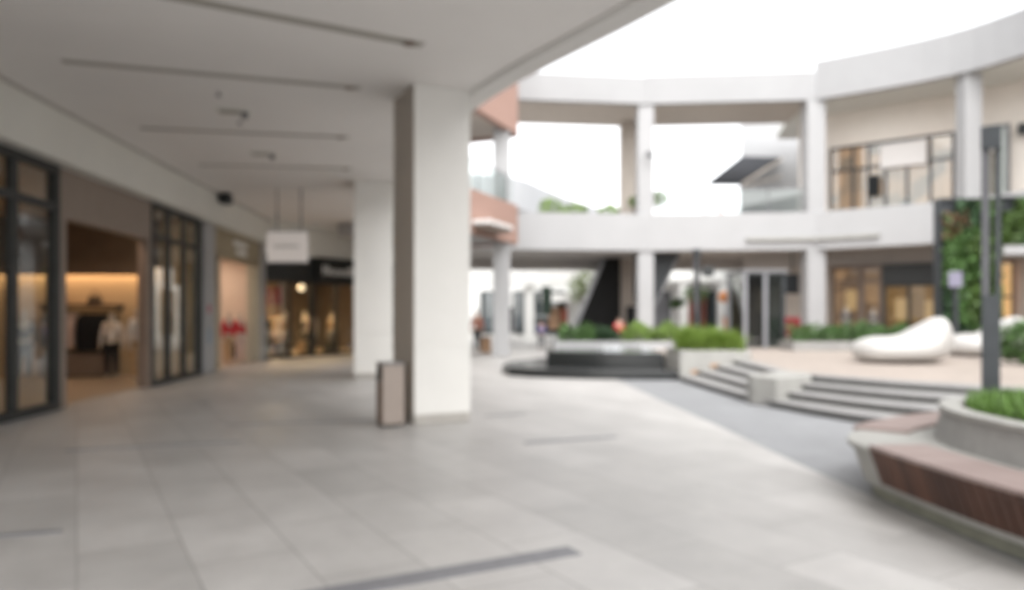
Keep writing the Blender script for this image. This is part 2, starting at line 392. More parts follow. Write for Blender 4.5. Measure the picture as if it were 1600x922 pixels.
def figure_meshes(h, stride=0.0, bend=.0):
    V = []; E = []; Rr = []
    def a(p, r, to=None):
        V.append(tuple(h*c for c in p)); Rr.append(h*r if not isinstance(r, tuple) else tuple(h*q for q in r)); i = len(V)-1
        if to is not None: E.append((to, i))
        return i
    pel = a((0,0,.53), (.075,.055)); sp = a((0,0,.62), (.068,.05), pel); ch = a((0,0,.745), (.085,.06), sp)
    nk = a((0,0,.835), .03, ch); hd = a((0,-.008,.885), (.04,.045), nk); tp = a((0,-.004,.955), (.043,.048), hd)
    a((0,-.05,.905), .01, hd)                                        # nose
    for s in (-1, 1):
        a((s*.045,.005,.91), .008, hd)                               # ear
        sh = a((s*.098,0,.80), .036, ch); el = a((s*.135,.012,.635), .025, sh); wr = a((s*.145,-.02-bend,.49+bend*.4), .016, el)
        pa = a((s*.147,-.028-bend,.455+bend*.4), (.013,.018), wr)
        for k in range(4): a((s*.149,-.052+.013*k-bend,.405+.004*abs(k-1.5)+bend*.4), .0055, pa)
        a((s*.138,-.058-bend,.445+bend*.4), .006, wr)                # thumb
        hp = a((s*.05,0,.49), .056, pel); kn = a((s*.055,-.012-s*stride*.5,.275), .036, hp)
        an = a((s*.057,.008-s*stride,.045), .023, kn); a((s*.066,-.07-s*stride,.018), .02, an)
    body = skin_mesh('body', V, E, Rr)
    def sub(keep, k, name, root):
        ids = [i for i in range(len(V)) if keep(i)]; mp = {i: j for j, i in enumerate(ids)}
        ed = [(mp[x], mp[y]) for x, y in E if x in mp and y in mp]
        return skin_mesh(name, [V[i] for i in ids], ed, [tuple(c*k for c in Rr[i]) if isinstance(Rr[i], tuple) else Rr[i]*k for i in ids], mp[root])
    fingers = lambda i: abs(V[i][0]) > .136*h and V[i][2] < .48*h
    top = sub(lambda i: (i in (pel, sp, ch) or (V[i][2] > .48*h+bend*.3*h and abs(V[i][0]) > .09*h and V[i][2] < .83*h)) and not fingers(i), 1.16, 'top', ch)
    tr = sub(lambda i: i == pel or (V[i][2] < .5*h and abs(V[i][0]) < .062*h and V[i][2] > .03*h), 1.2, 'trousers', pel)
    hm = MB(); hm.sphere((0, .006*h, .945*h), .054*h, 14, (.92, 1.02, .95))
    me = bpy.data.meshes.new('hair'); me.from_pydata([tuple(p) for p in hm.v if True], [], hm.f)
    bm = bmesh.new(); bm.from_mesh(me)
    bmesh.ops.delete(bm, geom=[v for v in bm.verts if v.co.z < .915*h or (v.co.y < -.03*h and v.co.z < .945*h)], context='VERTS')
    bm.to_mesh(me); bm.free()
    for p in me.polygons: p.use_smooth = True
    return body, top, tr, me
FIG = {}
def figure(name, label, cat, x, y, z, rz, h, skin, top, legs, hair=True, group=None, stride=0.0, bend=0.0):
    key = (h, stride, bend)
    if key not in FIG: FIG[key] = figure_meshes(h, stride, bend)
    t = thing(name, label, cat, (x, y, z), rz, group)
    for nm, me, m in zip(('body', 'top', 'trousers', 'hair'), FIG[key], (M[skin], M[top] if top else None, M[legs] if legs else None, M['hair'] if hair else None)):
        if m is None: continue
        o = bpy.data.objects.new(nm, me); col.objects.link(o); o.parent = t
        if not me.materials: me.materials.append(m)
        o.material_slots[0].link = 'OBJECT'; o.material_slots[0].material = m
    return t

# ================================================================== SETTING
def struct(o, label=None): return tag(o, label, None, None, 'structure')
struct(MB().add([(-300,-300,-.012),(300,-300,-.012),(300,300,-.012),(-300,300,-.012)], [(0,1,2,3)]).build('ground', M['court'], origin=(0,0,-.012)), 'broad grey paved ground under the whole mall')
walk = [(-12,-14),(3.4,-14),(3.2,0),(3.08,4.46),(3.0,5.8),(2.9,7.4),(2.8,10),(2.62,13),(2.47,16.3),(2.3,20),(2.2,48),(-30,48),(-30,24)]
struct(MB().add([(x,y,-.006) for x,y in walk], [tuple(range(len(walk)))]).build('walkway_paving', M['floor'], origin=(0,0,-.006)), 'pale stone tiled walkway running under the arcade')
court = [(3.4,-14),(3.2,0),(3.08,4.46),(3.0,5.8),(2.9,7.4),(2.8,10),(2.62,13),(2.47,16.3),(2.3,20),(2.2,48),(30,48),(30,-14)]
struct(MB().add([(x,y,-.008) for x,y in court], [tuple(range(len(court)))]).build('courtyard_paving', M['court'], origin=(0,0,-.008)), 'smooth darker grey courtyard paving beside the pale walkway')
def strip(p, q, w, label):
    d = Vector((q[0]-p[0], q[1]-p[1])); l = d.length; m = frame(p[0], p[1], d.x, d.y)
    struct(MB(m).box(0,-w/2,-.006,l,w/2,.0005).build('floor_strip', M['strip']), label)
strip((-1.25,3.86),(.40,4.72),.17,'dark stone strip inlaid in the pale floor closest to the camera')
strip((-4.4,4.75),(-3.13,5.14),.08,'short dark strip in the floor in front of the black framed window')
strip((.15,8.68),(1.28,9.12),.11,'dark floor strip in the open pale paving beyond the big column')
strip((-4.95,8.18),(-3.2,8.78),.07,'thin dark floor strip in front of the taupe shop portal')
strip((-3.9,10.1),(-2.0,10.55),.06,'thin dark floor strip running up to the litter bin')
strip((-.4,11.0),(.2,11.25),.08,'short pale grey floor strip just behind the big column')

# terrace and steps
B = spline([(3.81,16.98),(3.95,14.4),(4.15,12.29),(4.82,10.3),(5.9,8.95),(7.6,8.35),(10,8.2),(14,8.4)], 5)
T = spline([(5.1,16.98),(5.02,15.0),(5.0,13.2),(6.0,11.4),(7.17,10.35),(8.6,9.95),(10.5,9.8),(14,9.9)], 5)
H4 = .115
def mix(k): return [(a[0]+(b[0]-a[0])*k, a[1]+(b[1]-a[1])*k) for a, b in zip(B, T)]
steps_top = MB(); steps_riser = MB()
far = [(x+.9, y+.4) for x, y in T]
for k in range(4):
    f0 = mix(k/3); nxt = mix((k+1)/3) if k < 3 else [(p[0]+(p[0]-q[0])*.3, p[1]+(p[1]-q[1])*.3) for p, q in zip(T, B)]
    inn = [(p[0]+(q[0]-p[0])*.08, p[1]+(q[1]-p[1])*.08) for p, q in zip(f0, nxt)]
    steps_riser.ring(inn, [(p[0]+(q[0]-p[0])*1.02, p[1]+(q[1]-p[1])*1.02) for p, q in zip(inn, nxt)], H4*k - (.02 if k == 0 else 0), H4*(k+1)-.035)
    steps_top.ring(f0, [(p[0]+(q[0]-p[0])*1.06, p[1]+(q[1]-p[1])*1.06) for p, q in zip(f0, nxt)], H4*(k+1)-.035, H4*(k+1)-.0005*k)
st = thing('steps', 'four broad curved granite steps with dark risers up to the terrace', 'steps', (6, 10, 0))
st['kind'] = 'structure'; del st['category']
steps_riser.build('riser', M['riser'], st); steps_top.build('tread', M['step'], st)
T2 = [(p[0]+(p[0]-q[0])*.28, p[1]+(p[1]-q[1])*.28) for p, q in zip(T, B)]
terr = T2 + [(26,10.2),(26,44),(3.9,44),(3.9,18.62),(5.52,18.62),(5.52,16.99)]
struct(MB().prism(terr, .0, .46).build('terrace', M['terrace'], origin=(0,0,0)), 'raised buff paved terrace above the steps')

# ================================================================== ARCADE BUILDING
CZ = 4.65
W = frame(-7.1, 10.3, -.0872, .9962)
C = frame(-8.36, 24.75, 2.29, 3.65)
arc = thing('arcade_building', 'covered arcade with pale soffit and two white columns on the left', 'building', (-4, 12, 0))
edge_out = spline([(2.4,-1.6),(2.6,.5),(2.5,3.2),(1.9,5.9),(1.18,7.39),(-.53,10.3),(-1.72,13.5),(-2.3,17.2),(-2.3,21),(-1.9,25),(-1.2,28.5)], 5)  # roof's near end, out of view, is cut short to let light in
edge_in = offset(edge_out, -.36)
wl = lambda s_, t_: (W @ Vector((s_, t_, 0))).to_2d()[:]
cl = lambda s_, t_: (C @ Vector((s_, t_, 0))).to_2d()[:]
back = [cl(8, .3), cl(-.1, .3), wl(14.9,.4), wl(-11.8,.4)]
MB().prism(edge_in + back, CZ, CZ+.25).build('ceiling', M['ceil'], arc)
MB().ring(edge_out, offset(edge_out, -.33), CZ-.06, CZ+1.25).build('fascia', M['edge'], arc, bevel=.01)
MB().prism(offset(edge_out, -.34) + back, CZ+.5, CZ+.75).build('roof_slab', M['white'], arc)
MB(W).box(-11.8,-.3,3.86,14.55,.25,CZ).build('bulkhead', M['bulk'], arc, bevel=.01)
MB(W).box(-11.8,-.325,4.60,14.5,-.301,CZ-.001).build('shadow_line', M['plinth'], arc)  # grey strip added to paint the shadow line below the ceiling
for a, b in ((8.27,9.08),(13.98,14.5),(-9,-3.2)): MB(W).box(a,-.12,0,b,.3,3.858).build('pier', M['white'], arc, bevel=.01)
MB(C).box(-.05,-.18,3.56,8,.25,CZ).build('end_bulkhead', M['bulk'], arc)
def arcade_column(cx, cy, ang, w, d):
    m = frame(cx, cy, math.cos(ang), math.sin(ang))
    c = MB(m); c.box(0,0,1.075,w,d,CZ).box(0,0,.13,w,d,1.065).box(.012,.012,.5,w-.012,d-.012,2)
    o = c.build('column', M['cladding'], arc, bevel=.006)
    MB(m).box(.012,.012,0,w-.012,d-.012,.128).build('plinth', M['plinth'], o)
    j = MB(m)
    for i in range(1, 9): j.box(w*i/9-.002,-.0015,1.09,w*i/9+.002,.003,CZ-.01)
    j.build('cladding_joint', M['signwhite'], o)
    MB(m).box(-.006,.004,.13,-.0005,d-.004,CZ-.002).build('side_shade', M['sideshade'], o)  # thin dark sheet paints the shade of the left face
arcade_column(-1.33, 10.07, math.atan2(.45,.89), .83, .9)
arcade_column(-3.70, 17.3, R(12), .9, .9)

# ceiling fittings
def slot(p, q, w, label):
    d = Vector((q[0]-p[0], q[1]-p[1])); l = d.length; m = frame(p[0], p[1], d.x, d.y)
    t = thing('slot_diffuser', label, 'ceiling slot', ((p[0]+q[0])/2, (p[1]+q[1])/2, CZ), 0, 'slot diffusers along the arcade ceiling')
    f = MB(m)
    f.box(0,-w/2,CZ-.012,l,-w/2+.015,CZ-.001).box(0,w/2-.015,CZ-.012,l,w/2,CZ-.001).box(0,-w/2+.015,CZ-.012,.02,w/2-.015,CZ-.001).box(l-.02,-w/2+.015,CZ-.012,l,w/2-.015,CZ-.001)
    f.build('frame', M['slotframe'], t)
    MB(m).box(.02,-w/2+.015,CZ-.006,l-.02,w/2-.015,CZ-.001).build('louvre', M['slotdark'], t)
    for k in (.97,):
        MB(m).box(l*k-.1,-w/2+.02,CZ-.03,l*k,w/2-.02,CZ-.0065).build('spotlight', M['taupe2'], t)
M['slotframe'] = mat('painted_slot_frame', (.45,.43,.40), .6)
M['slotdark'] = mat('shadowed_slot_metal', (.34, .325, .285), .6)
slot((-4.4,6.72),(-1.04,8.62),.17,'nearest and widest of the dark ceiling slots, above the open floor')
slot((-5.58,9.16),(-2.1,10.25),.14,'long dark ceiling slot ending just left of the big column')
slot((-6.26,12.46),(-2.89,13.09),.13,'dark ceiling slot between the two recessed ceiling boxes')
slot((-6.57,15.5),(-3.44,15.9),.13,'farthest of the dark ceiling slots, before the hanging sign')
def ceilbox(x, y, label):
    t = thing('ceiling_spotlight', label, 'spotlight', (x, y, CZ), R(12), 'recessed ceiling spotlights')
    at(t).box(-.26,-.16,-.02,.26,.16,-.001).build('housing', M['bulk'], t)
    at(t).box(-.2,-.11,-.028,.12,.11,-.0205).build('recess', M['slotdark'], t)
    at(t).tube([(.17,0,-.021),(.17,-.01,-.11)], .05, 12).build('lamp_head', M['grey'], t)
ceilbox(-4.3,11.4,'recessed ceiling spotlight with black lamp head near the long slot')
ceilbox(-4.85,14.4,'smaller looking recessed ceiling spotlight farther down the arcade')
for i, (x, y, lab) in enumerate([(-4.42,12.0,'small sprinkler head just beyond the first ceiling spotlight'),(-4.15,10.45,'tiny sprinkler head in front of the first ceiling spotlight')]):
    tag(MB().tube([(x,y,CZ-.001),(x,y,CZ-.05)],.018,8).tube([(x,y,CZ-.05),(x,y,CZ-.06)],.04,10).build('sprinkler', M['grey']), lab, 'sprinkler', 'ceiling sprinklers')
sp = thing('wall_speaker', 'dark box speaker high on the arcade bulkhead above the white pier', 'speaker', W @ Vector((8.75,-.32,4.35)))
MB(W).box(8.58,-.62,4.36,8.92,-.36,4.62).build('cabinet', M['dkgrey'], sp, bevel=.02)
MB(W).box(8.70,-.36,4.44,8.80,-.3,4.54).build('bracket', M['black'], sp)
MB(W).box(8.575,-.58,4.39,8.58,-.40,4.59).build('grille', M['black'], sp)

# hanging sign
hs = thing('hanging_sign', 'white box sign hung on two rods below the arcade ceiling', 'hanging sign', (-5.62,18.5,2.81))
MB().box(-6.12,18.43,2.82,-5.12,18.57,3.58).build('sign_box', M['lightbox'], hs, bevel=.01)
for x in (-5.88,-5.28): MB().tube([(x,18.5,3.58),(x,18.5,CZ)],.022,8).build('rod', M['grey'], hs)
g = MB()
for k in range(9):
    x = -5.92+.07*k; g.box(x,18.426,3.17,x+.045,18.432,3.24 if k % 3 else 3.26)
g.build('print', M['faint'], hs)
MB().box(-6.14,18.42,2.79,-5.10,18.58,2.82).build('trim', M['grey'], hs); MB().box(-6.14,18.42,3.58,-5.10,18.58,3.6).build('trim', M['grey'], hs)

# ------------------------------------------------------------------ shopfront helpers
def window(root, m, s0, s1, z0, z1, mull, trans, fm, gm, fw=.09, y=0.0, d=.12, name='window'):
    f = MB(m); f.box(s0,y-d/2,z0,s0+fw,y+d/2,z1).box(s1-fw,y-d/2,z0,s1,y+d/2,z1).box(s0+fw,y-d/2,z0,s1-fw,y+d/2,z0+fw).box(s0+fw,y-d/2,z1-fw,s1-fw,y+d/2,z1)
    for x in mull: f.box(x-fw/2,y-d/2+.004,z0+fw,x+fw/2,y+d/2-.004,z1-fw)
    for z in trans:
        e = [s0+fw]+[q for x in mull for q in (x-fw/2, x+fw/2)]+[s1-fw]
        for k in range(0, len(e), 2): f.box(e[k],y-d/2+.008,z-fw/2,e[k+1],y+d/2-.008,z+fw/2)
    o = f.build(name, fm, root, bevel=.004)
    MB(m).box(s0+.01,y+.012,z0+.01,s1-.01,y+.024,z1-.01).build('pane', gm, o)
    return o
def room(root, m, s0, s1, t0, t1, z1, wall, ceilm, floor, floorz=.004):
    MB(m).box(s0,t0,-.004,s1,t1,floorz).build('shop_floor', floor, root)
    MB(m).box(s0-.1,t1,0,s1+.1,t1+.1,z1).build('back_wall', wall, root)
    MB(m).box(s0-.1,t0,0,s0,t1,z1).build('side_wall', wall, root)
    MB(m).box(s1,t0,0,s1+.1,t1,z1).build('side_wall', wall, root)
    MB(m).box(s0-.1,t0,z1,s1+.1,t1+.1,z1+.1).build('shop_ceiling', ceilm, root)
def panel_light(root, m, s, t, z, w=.5, d=.5, mt='lamp_warm'): MB(m).box(s-w/2,t-d/2,z-.03,s+w/2,t+d/2,z-.002).build('ceiling_light', M[mt], root)

# ------------------------------------------------------------------ SHOP A (taupe portal)
A = thing('clothes_shop', 'clothes shop with taupe portal between tall black framed windows', 'shop', W @ Vector((3,0,0)))
window(A, W, -3.2, 1.43, .0, 3.855, [-2.1,-.95,.22], [3.2], M['black'], M['glass'], .13)
window(A, W, 5.12, 8.26, .0, 3.855, [6.1,7.1], [3.15], M['black'], M['glass'], .11)
MB(W).box(1.432,-.03,3.06,5.118,.168,3.856).box(1.432,-.03,0,1.68,.168,3.06).box(4.93,-.03,0,5.118,.168,3.06).build('portal', M['taupe'], A, bevel=.01)
MB(W).box(4.925,-.02,.005,4.929,.167,3.05).build('reveal', M['taupe2'], A); MB(W).box(1.681,-.02,.005,1.685,.167,3.05).build('reveal', M['taupe2'], A)
room(A, W, -3.1, 8.15, .17, 5.2, 3.87, M['shopwall'], M['shopwall'], M['shopfloor'])
MB(W).box(8.1,.9,2.781,8.148,5.1,3.86).box(7.8,.9,2.66,8.098,5.1,2.78).box(7.76,.9,2.46,7.799,5.1,2.78).build('pelmet', M['shopdark'], A)
MB(W).box(7.84,1.0,2.62,8.09,5.0,2.655).build('cove_light', M['lamp_cove'], A)
for s_, t_ in ((-1.6,4.6),(1.6,4.2),(4.3,.6),(6.2,.8)): panel_light(A, W, s_, t_, 3.87, .36, .36)

def rack(root_label, m, s0, s1, t, ang=0):
    """free standing clothes rail; axis along t (depth) at s0"""
    loc = m @ Vector((s0, (t+s1)/2, 0)); r = thing('clothes_rail', root_label, 'clothes rail', loc)
    f = MB(m); f.tube([(s0,t,0.02),(s0,t,1.62),(s0,s1,1.62),(s0,s1,.02)],.018,8)
    for y in (t, s1): f.box(s0-.22,y-.02,0.005,s0+.22,y+.02,.03)
    f.build('rail', M['dkgrey'], r); return r
def garment(m, s_, t_, z, w, h, mt, label, group, name='hanging_garment'):
    th = .045
    g = MB(m)
    b = [(s_-w*.62,t_-th,z-h),(s_+w*.62,t_-th,z-h),(s_+w*.62,t_+th,z-h),(s_-w*.62,t_+th,z-h)]
    md = [(s_-w*.5,t_-th,z-.1),(s_+w*.5,t_-th,z-.1),(s_+w*.5,t_+th,z-.1),(s_-w*.5,t_+th,z-.1)]
    tp = [(s_-w*.12,t_-.015,z),(s_+w*.12,t_-.015,z),(s_+w*.12,t_+.015,z),(s_-w*.12,t_+.015,z)]
    g.hexa(b, md); g.hexa([(x, y, zz+.001) for x, y, zz in md], tp)
    for sg in (-1, 1): g.tube([(s_+sg*w*.48,t_,z-.13),(s_+sg*w*.66,t_,z-.3),(s_+sg*w*.7,t_,z-.3-h*.42)],[.05,.042,.036],8)
    g.tube([(s_,t_,z),(s_,t_,z+.07)],.006,6)
    return tag(g.build(name, M[mt], bevel=.008), label, 'garment', group)
# low display cabinet, rail and clothes on the far side wall of the shop
cb = thing('display_cabinet', 'low brown cabinet against the lit wall inside the taupe shop', 'cabinet', W @ Vector((7.85,2.6,0)))
MB(W).box(7.62,1.85,.05,8.09,3.5,.56).build('carcass', M['taupe'], cb, bevel=.01)
MB(W).box(7.66,1.9,.004,8.05,3.45,.05).build('plinth', M['shopdark'], cb)
for k in range(3): MB(W).box(7.6,1.87+.54*k,.08,7.619,2.39+.54*k,.54).build('door', M['taupe2'], cb)
sh = thing('wall_shelf', 'dark wall shelf over hanging clothes inside the taupe shop', 'shelf', W @ Vector((7.85,2.5,1.68)))
MB(W).box(7.6,1.75,1.69,8.1,3.55,1.75).build('shelf_board', M['shopdark'], sh)
MB(W).tube([(7.8,1.8,1.6),(7.8,3.5,1.6)],.016,8).build('rail', M['dkgrey'], sh)
for y in (1.8,3.5): MB(W).box(7.78,y-.02,1.585,8.1,y+.02,1.69).build('bracket', M['dkgrey'], sh)
for k in range(7): garment(W, 7.8, 1.92+.11*k, 1.53, .42, .9, 'cloth_black', 'black coat in the row hanging under the shelf of the taupe shop', 'black coats under the shelf')
for k in range(3): garment(W, 7.8, 2.74+.09*k, 1.53, .4, .82, 'cloth_pale', 'pale pink garment hanging next to the black coats', 'pale garments under the shelf')
for k in range(4): garment(W, 7.8, 3.06+.11*k, 1.53, .42, .8, 'cloth_grey' if k % 2 else 'cloth_black', 'black coat hanging on the far side of the pale pink garments' if k % 2 == 0 else 'grey coat hanging on the far side of the pale pink garments', 'coats beyond the pale garments')
bg = thing('hand_bag', 'small dark handbag on the wall shelf of the taupe shop', 'handbag', W @ Vector((7.82,2.3,1.75)))
MB(W).hexa([(7.74,2.15,1.752),(7.9,2.15,1.752),(7.9,2.48,1.752),(7.74,2.48,1.752)],[(7.78,2.19,1.96),(7.86,2.19,1.96),(7.86,2.44,1.96),(7.78,2.44,1.96)]).build('bag_body', M['shopdark'], bg, bevel=.015)
MB(W).tube([(7.82,2.23,1.96),(7.82,2.25,2.05),(7.82,2.31,2.08),(7.82,2.38,2.05),(7.82,2.4,1.96)],.01,6).build('handle', M['black'], bg)
bg2 = thing('hat_box', 'brown hat box on the wall shelf beside the handbag', 'box', W @ Vector((7.82,3.1,1.75)))
MB(W).tube([(7.84,3.1,1.752),(7.84,3.1,1.92)],.14,18).build('box_body', M['card'], bg2)
MB(W).tube([(7.84,3.1,1.921),(7.84,3.1,1.96)],.148,18).build('lid', M['taupe2'], bg2)
r1 = rack('free standing clothes rail behind the left black framed window', W, .3, 3.2, 1.7)
for k in range(12): garment(W, .3, 1.8+.115*k, 1.55, .42, .9, ('cloth_black','cloth_pale','cloth_grey','cloth_white')[k//3], ('black','pale pink','grey','white')[k//3]+' garment on the rail behind the left black framed window', 'garments on the left window rail')
def man(m, s_, t_, z, rz, top, legs, label, h=1.7, hair=False, skin='manskin', group='shop window mannequins'):
    p = m @ Vector((s_, t_, z)); return figure('mannequin', label, 'mannequin', p.x, p.y, z, rz, h, skin, top, legs, hair, group)
man(W, 7.1, 1.62, .004, R(15), 'cloth_white', 'cloth_black', 'mannequin in white top and black trousers inside the taupe doorway', 1.6)
man(W, 6.6, 3.3, .004, R(40), 'cloth_black', 'cloth_black', 'mannequin dressed all in black at the dim left of the taupe doorway', 1.65)
man(W, .55, .85, .004, R(80), 'cloth_pale', 'cloth_grey', 'mannequin in pale pink top behind the left black framed window', 1.7)
man(W, -.5, .9, .004, R(80), 'cloth_green', 'cloth_black', 'mannequin in dark green top at the left edge behind the window', 1.7)
man(W, 6.5, .8, .004, R(70), 'cloth_white', 'cloth_tan', 'mannequin in white top behind the window beside the white pier', 1.7)

# ------------------------------------------------------------------ SHOP B (cream)
Bs = thing('boutique', 'small cream fronted boutique with peach interior between white piers', 'shop', W @ Vector((11.5,0,0)))
fr = MB(W); fr.box(9.085,-.05,3.06,13.975,.18,3.855)
fr.build('fascia', M['gold'], Bs, bevel=.01)
for a, b, c_ in ((9.085,9.35,-.05),(13.55,13.975,-.05),(9.75,9.87,-.03),(12.9,13.02,-.03)): MB(W).box(a,c_,0,b,.1,3.058).build('door_post', M['cream'], Bs, bevel=.01)
for a, b in ((9.35,9.75),(13.02,13.55)): MB(W).box(a,.05,.1,b,.07,3.05).build('pane', M['glass'], Bs)
for a, b in ((9.35,9.75),(13.02,13.55)): MB(W).box(a,-.02,0,b,.1,.1).build('sill', M['gold'], Bs)
g = MB(W)
for r_, (z0, z1, n, s0) in enumerate(((3.5,3.66,4,11.0),(3.26,3.42,3,11.3))):
    for k in range(n): g.box(s0+.36*k,-.08,z0,s0+.36*k+.27,-.052,z1)
g.build('sign_lettering', M['letter'], Bs)
room(Bs, W, 9.2, 13.85, .182, 5, 3.3, M['peach'], M['peach'], M['shopfloor'])
for s_, t_ in ((10.5,1.4),(12.6,1.2),(11.5,3.2)): panel_light(Bs, W, s_, t_, 3.3, .7, .5, 'lamp_peach')
man(W, 11.85, .36, .004, R(70), 'red', 'cloth_tan', 'mannequin in red top and tan trousers on the near side of the boutique doorway', 1.62)
man(W, 12.74, .25, .004, R(70), 'red', 'cloth_pale', 'mannequin in red top and pale trousers on the far side of the boutique doorway', 1.62)
man(W, 13.2, .48, .004, R(60), 'cloth_black', 'cloth_black', 'mannequin in black set behind the two mannequins in red tops', 1.55)
nt_ = tag(MB(W).box(8.5,-.135,1.55,8.62,-.122,1.75).build('wall_notice', M['red']), 'small red notice on the white pier beside the boutique', 'notice')
nt_ = tag(MB(W).box(8.5,-.135,.75,8.7,-.122,1.15).build('wall_panel', mat('blue_grey_panel', (.2,.28,.36), .5)), 'small blue grey panel low on the white pier by the boutique', 'panel')

# ------------------------------------------------------------------ SHOP C (black front)
Cs = thing('fashion_store', 'dark fashion store with black frontage closing the end of the arcade', 'shop', C @ Vector((3,0,0)))
MB(C).box(-.02,-.1,2.72,2.2,.1,3.555).build('fascia', M['black'], Cs)
MB(C).box(2.2,-.3,2.7,7.95,.1,3.558).build('sign_fascia', M['black'], Cs, bevel=.01)
window(Cs, C, .0, 2.2, .02, 2.718, [1.15], [], M['black'], M['glass'], .09)
window(Cs, C, 2.2, 4.4, .02, 2.698, [3.35], [], M['black'], M['glass'], .09)
window(Cs, C, 4.4, 7.95, .02, 2.698, [5.6,6.8], [], M['black'], M['glass'], .09)
g = MB(C); x = 2.42; z = 2.95
def bars(*bs):
    for a in bs: g.box(x+a[0],-.335,z+a[1],x+a[2],-.303,z+a[3])
bars((0,0,.07,.34),(.07,.13,.2,.2),(.2,0,.27,.34)); x += .34
for k in range(3):
    bars((0,0,.055,.2),(.055,.15,.15,.2),(.15,0,.205,.15)); x += .26
bars((0,0,.16,.05),(0,.05,.05,.17),(0,.17,.16,.22),(.16,0,.22,.34)); x += .29
bars((0,0,.06,.34),(.06,0,.2,.05),(.06,.17,.2,.22),(.2,.05,.25,.17)); x += .31
for k in range(3):
    bars((0,.05,.055,.22),(.0,0,.18,.05),(.18,0,.235,.22)); x += .28
g.build('sign_lettering', M['letter'], Cs)
room(Cs, C, .0, 7.9, .12, 5.5, 3.4, M['shopdark'], M['shopdark'], M['shopfloor'])
for s_, t_ in ((.8,1.2),(2.6,1.6),(4.2,1.2),(1.8,3.6),(3.6,4)): panel_light(Cs, C, s_, t_, 3.4, .35, .35, 'lamp_soft')
for a, z_ in ((.6,1.0),(2.0,1.5),(3.3,.9),(4.6,1.3)): MB(C).box(a,5.42,z_,a+.8,5.498,z_+1.0).build('wall_niche', M['shopwall'], Cs)
po = thing('window_poster', 'red and orange poster behind the left window of the dark store', 'poster', C @ Vector((.62,.2,1.45)))
MB(C).box(.32,.16,1.85,.92,.19,2.45).build('poster_upper', M['red'], po)
MB(C).box(.32,.16,1.45,.92,.19,1.848).build('poster_lower', M['orange'], po)
for s_, t_, tp, lg, lab in ((.75,.75,'cloth_green','cloth_tan','mannequin in dark green top under the red poster in the dark store'),
        (1.55,.65,'cloth_tan','cloth_white','mannequin in tan top and white trousers in the dark store window'),
        (2.0,1.5,'cloth_white','cloth_white','mannequin all in white farther back in the dark store'),
        (2.75,.6,'cloth_pale','cloth_black','mannequin in pale pink top under the white store lettering'),
        (3.15,1.4,'cloth_black','cloth_black','mannequin all in black under the white store lettering'),
        (3.85,.65,'cloth_tan','cloth_cloth','mannequin in tan top and grey trousers nearest the second column')):
    man(C, s_, t_, .004, R(-30), tp, lg if lg in M else 'cloth_grey', lab, 1.68)
for k, (s_, t_, h_, mt_, nm_) in enumerate(((.35,.5,.9,'cloth_green','dark green'),(1.15,.5,.5,'card','brown'),(2.35,.5,.55,'cloth_tan','tan'),(3.6,.5,.5,'cloth_black','black'))):
    q = thing('display_plinth', nm_+' display plinth in the dark store window', 'plinth', C @ Vector((s_,t_,0)))
    MB(C).box(s_-.2,t_-.2,.006,s_+.2,t_+.2,h_).build('plinth_body', M[mt_], q, bevel=.01); MB(C).box(s_-.22,t_-.22,h_+.001,s_+.22,t_+.22,h_+.03).build('top', M['shopdark'], q)
q = thing('pendant_lamp', 'single glowing pendant lamp in the dark store window', 'pendant lamp', C @ Vector((2.5,.9,2.45)))
p = C @ Vector((2.5,.9,0)); MB().tube([(p.x,p.y,2.62),(p.x,p.y,3.4)],.01,6).build('cord', M['black'], q); MB().sphere((p.x,p.y,2.5),.12,12).build('bulb', M['lamp_bulb'], q, smooth=True)
tb = thing('display_table', 'low tan display table inside the window of the dark store', 'table', C @ Vector((1.6,2.4,0)))
MB(C).box(1.0,2.1,.66,2.4,2.8,.72).build('table_top', M['card'], tb)
for s_ in (1.04,2.3):
    for t_ in (2.14,2.7): MB(C).box(s_,t_,.004,s_+.06,t_+.06,.66).build('leg', M['black'], tb)
rk = rack('clothes rail near the back of the dark store', C, 3.0, 4.6, 2.9)
for k in range(10): garment(C, 3.0, 3.05+.15*k, 1.55, .42, .85, ('cloth_tan','cloth_pale','cloth_white')[k % 3], ('tan','pale pink','white')[k % 3]+' garment on the rail at the back of the dark store', 'garments on the back rail', )

# ------------------------------------------------------------------ LITTER BIN
bm_ = frame(-1.72, 9.84, .89, .45)
bn = thing('litter_bin', 'taupe square litter bin standing against the big white column', 'litter bin', bm_ @ Vector((.15,.15,0)))
MB(bm_).box(0,0,.03,.3,.3,.83).build('body', mat('taupe_bin_metal', (.35,.295,.26), .45, .2, var=.06, vscale=5), bn, bevel=.012)
MB(bm_).box(.02,.02,0,.28,.28,.03).build('base', M['black'], bn)
MB(bm_).box(-.004,-.004,.832,.304,.304,.86).build('lid', M['grey'], bn, bevel=.006)
MB(bm_).box(-.006,.03,.60,-.001,.27,.81).build('opening', M['black'], bn)
MB(bm_).box(-.006,.02,.06,-.001,.28,.585).build('side_panel', mat('brown_bin_panel', (.17,.115,.085), .5), bn)

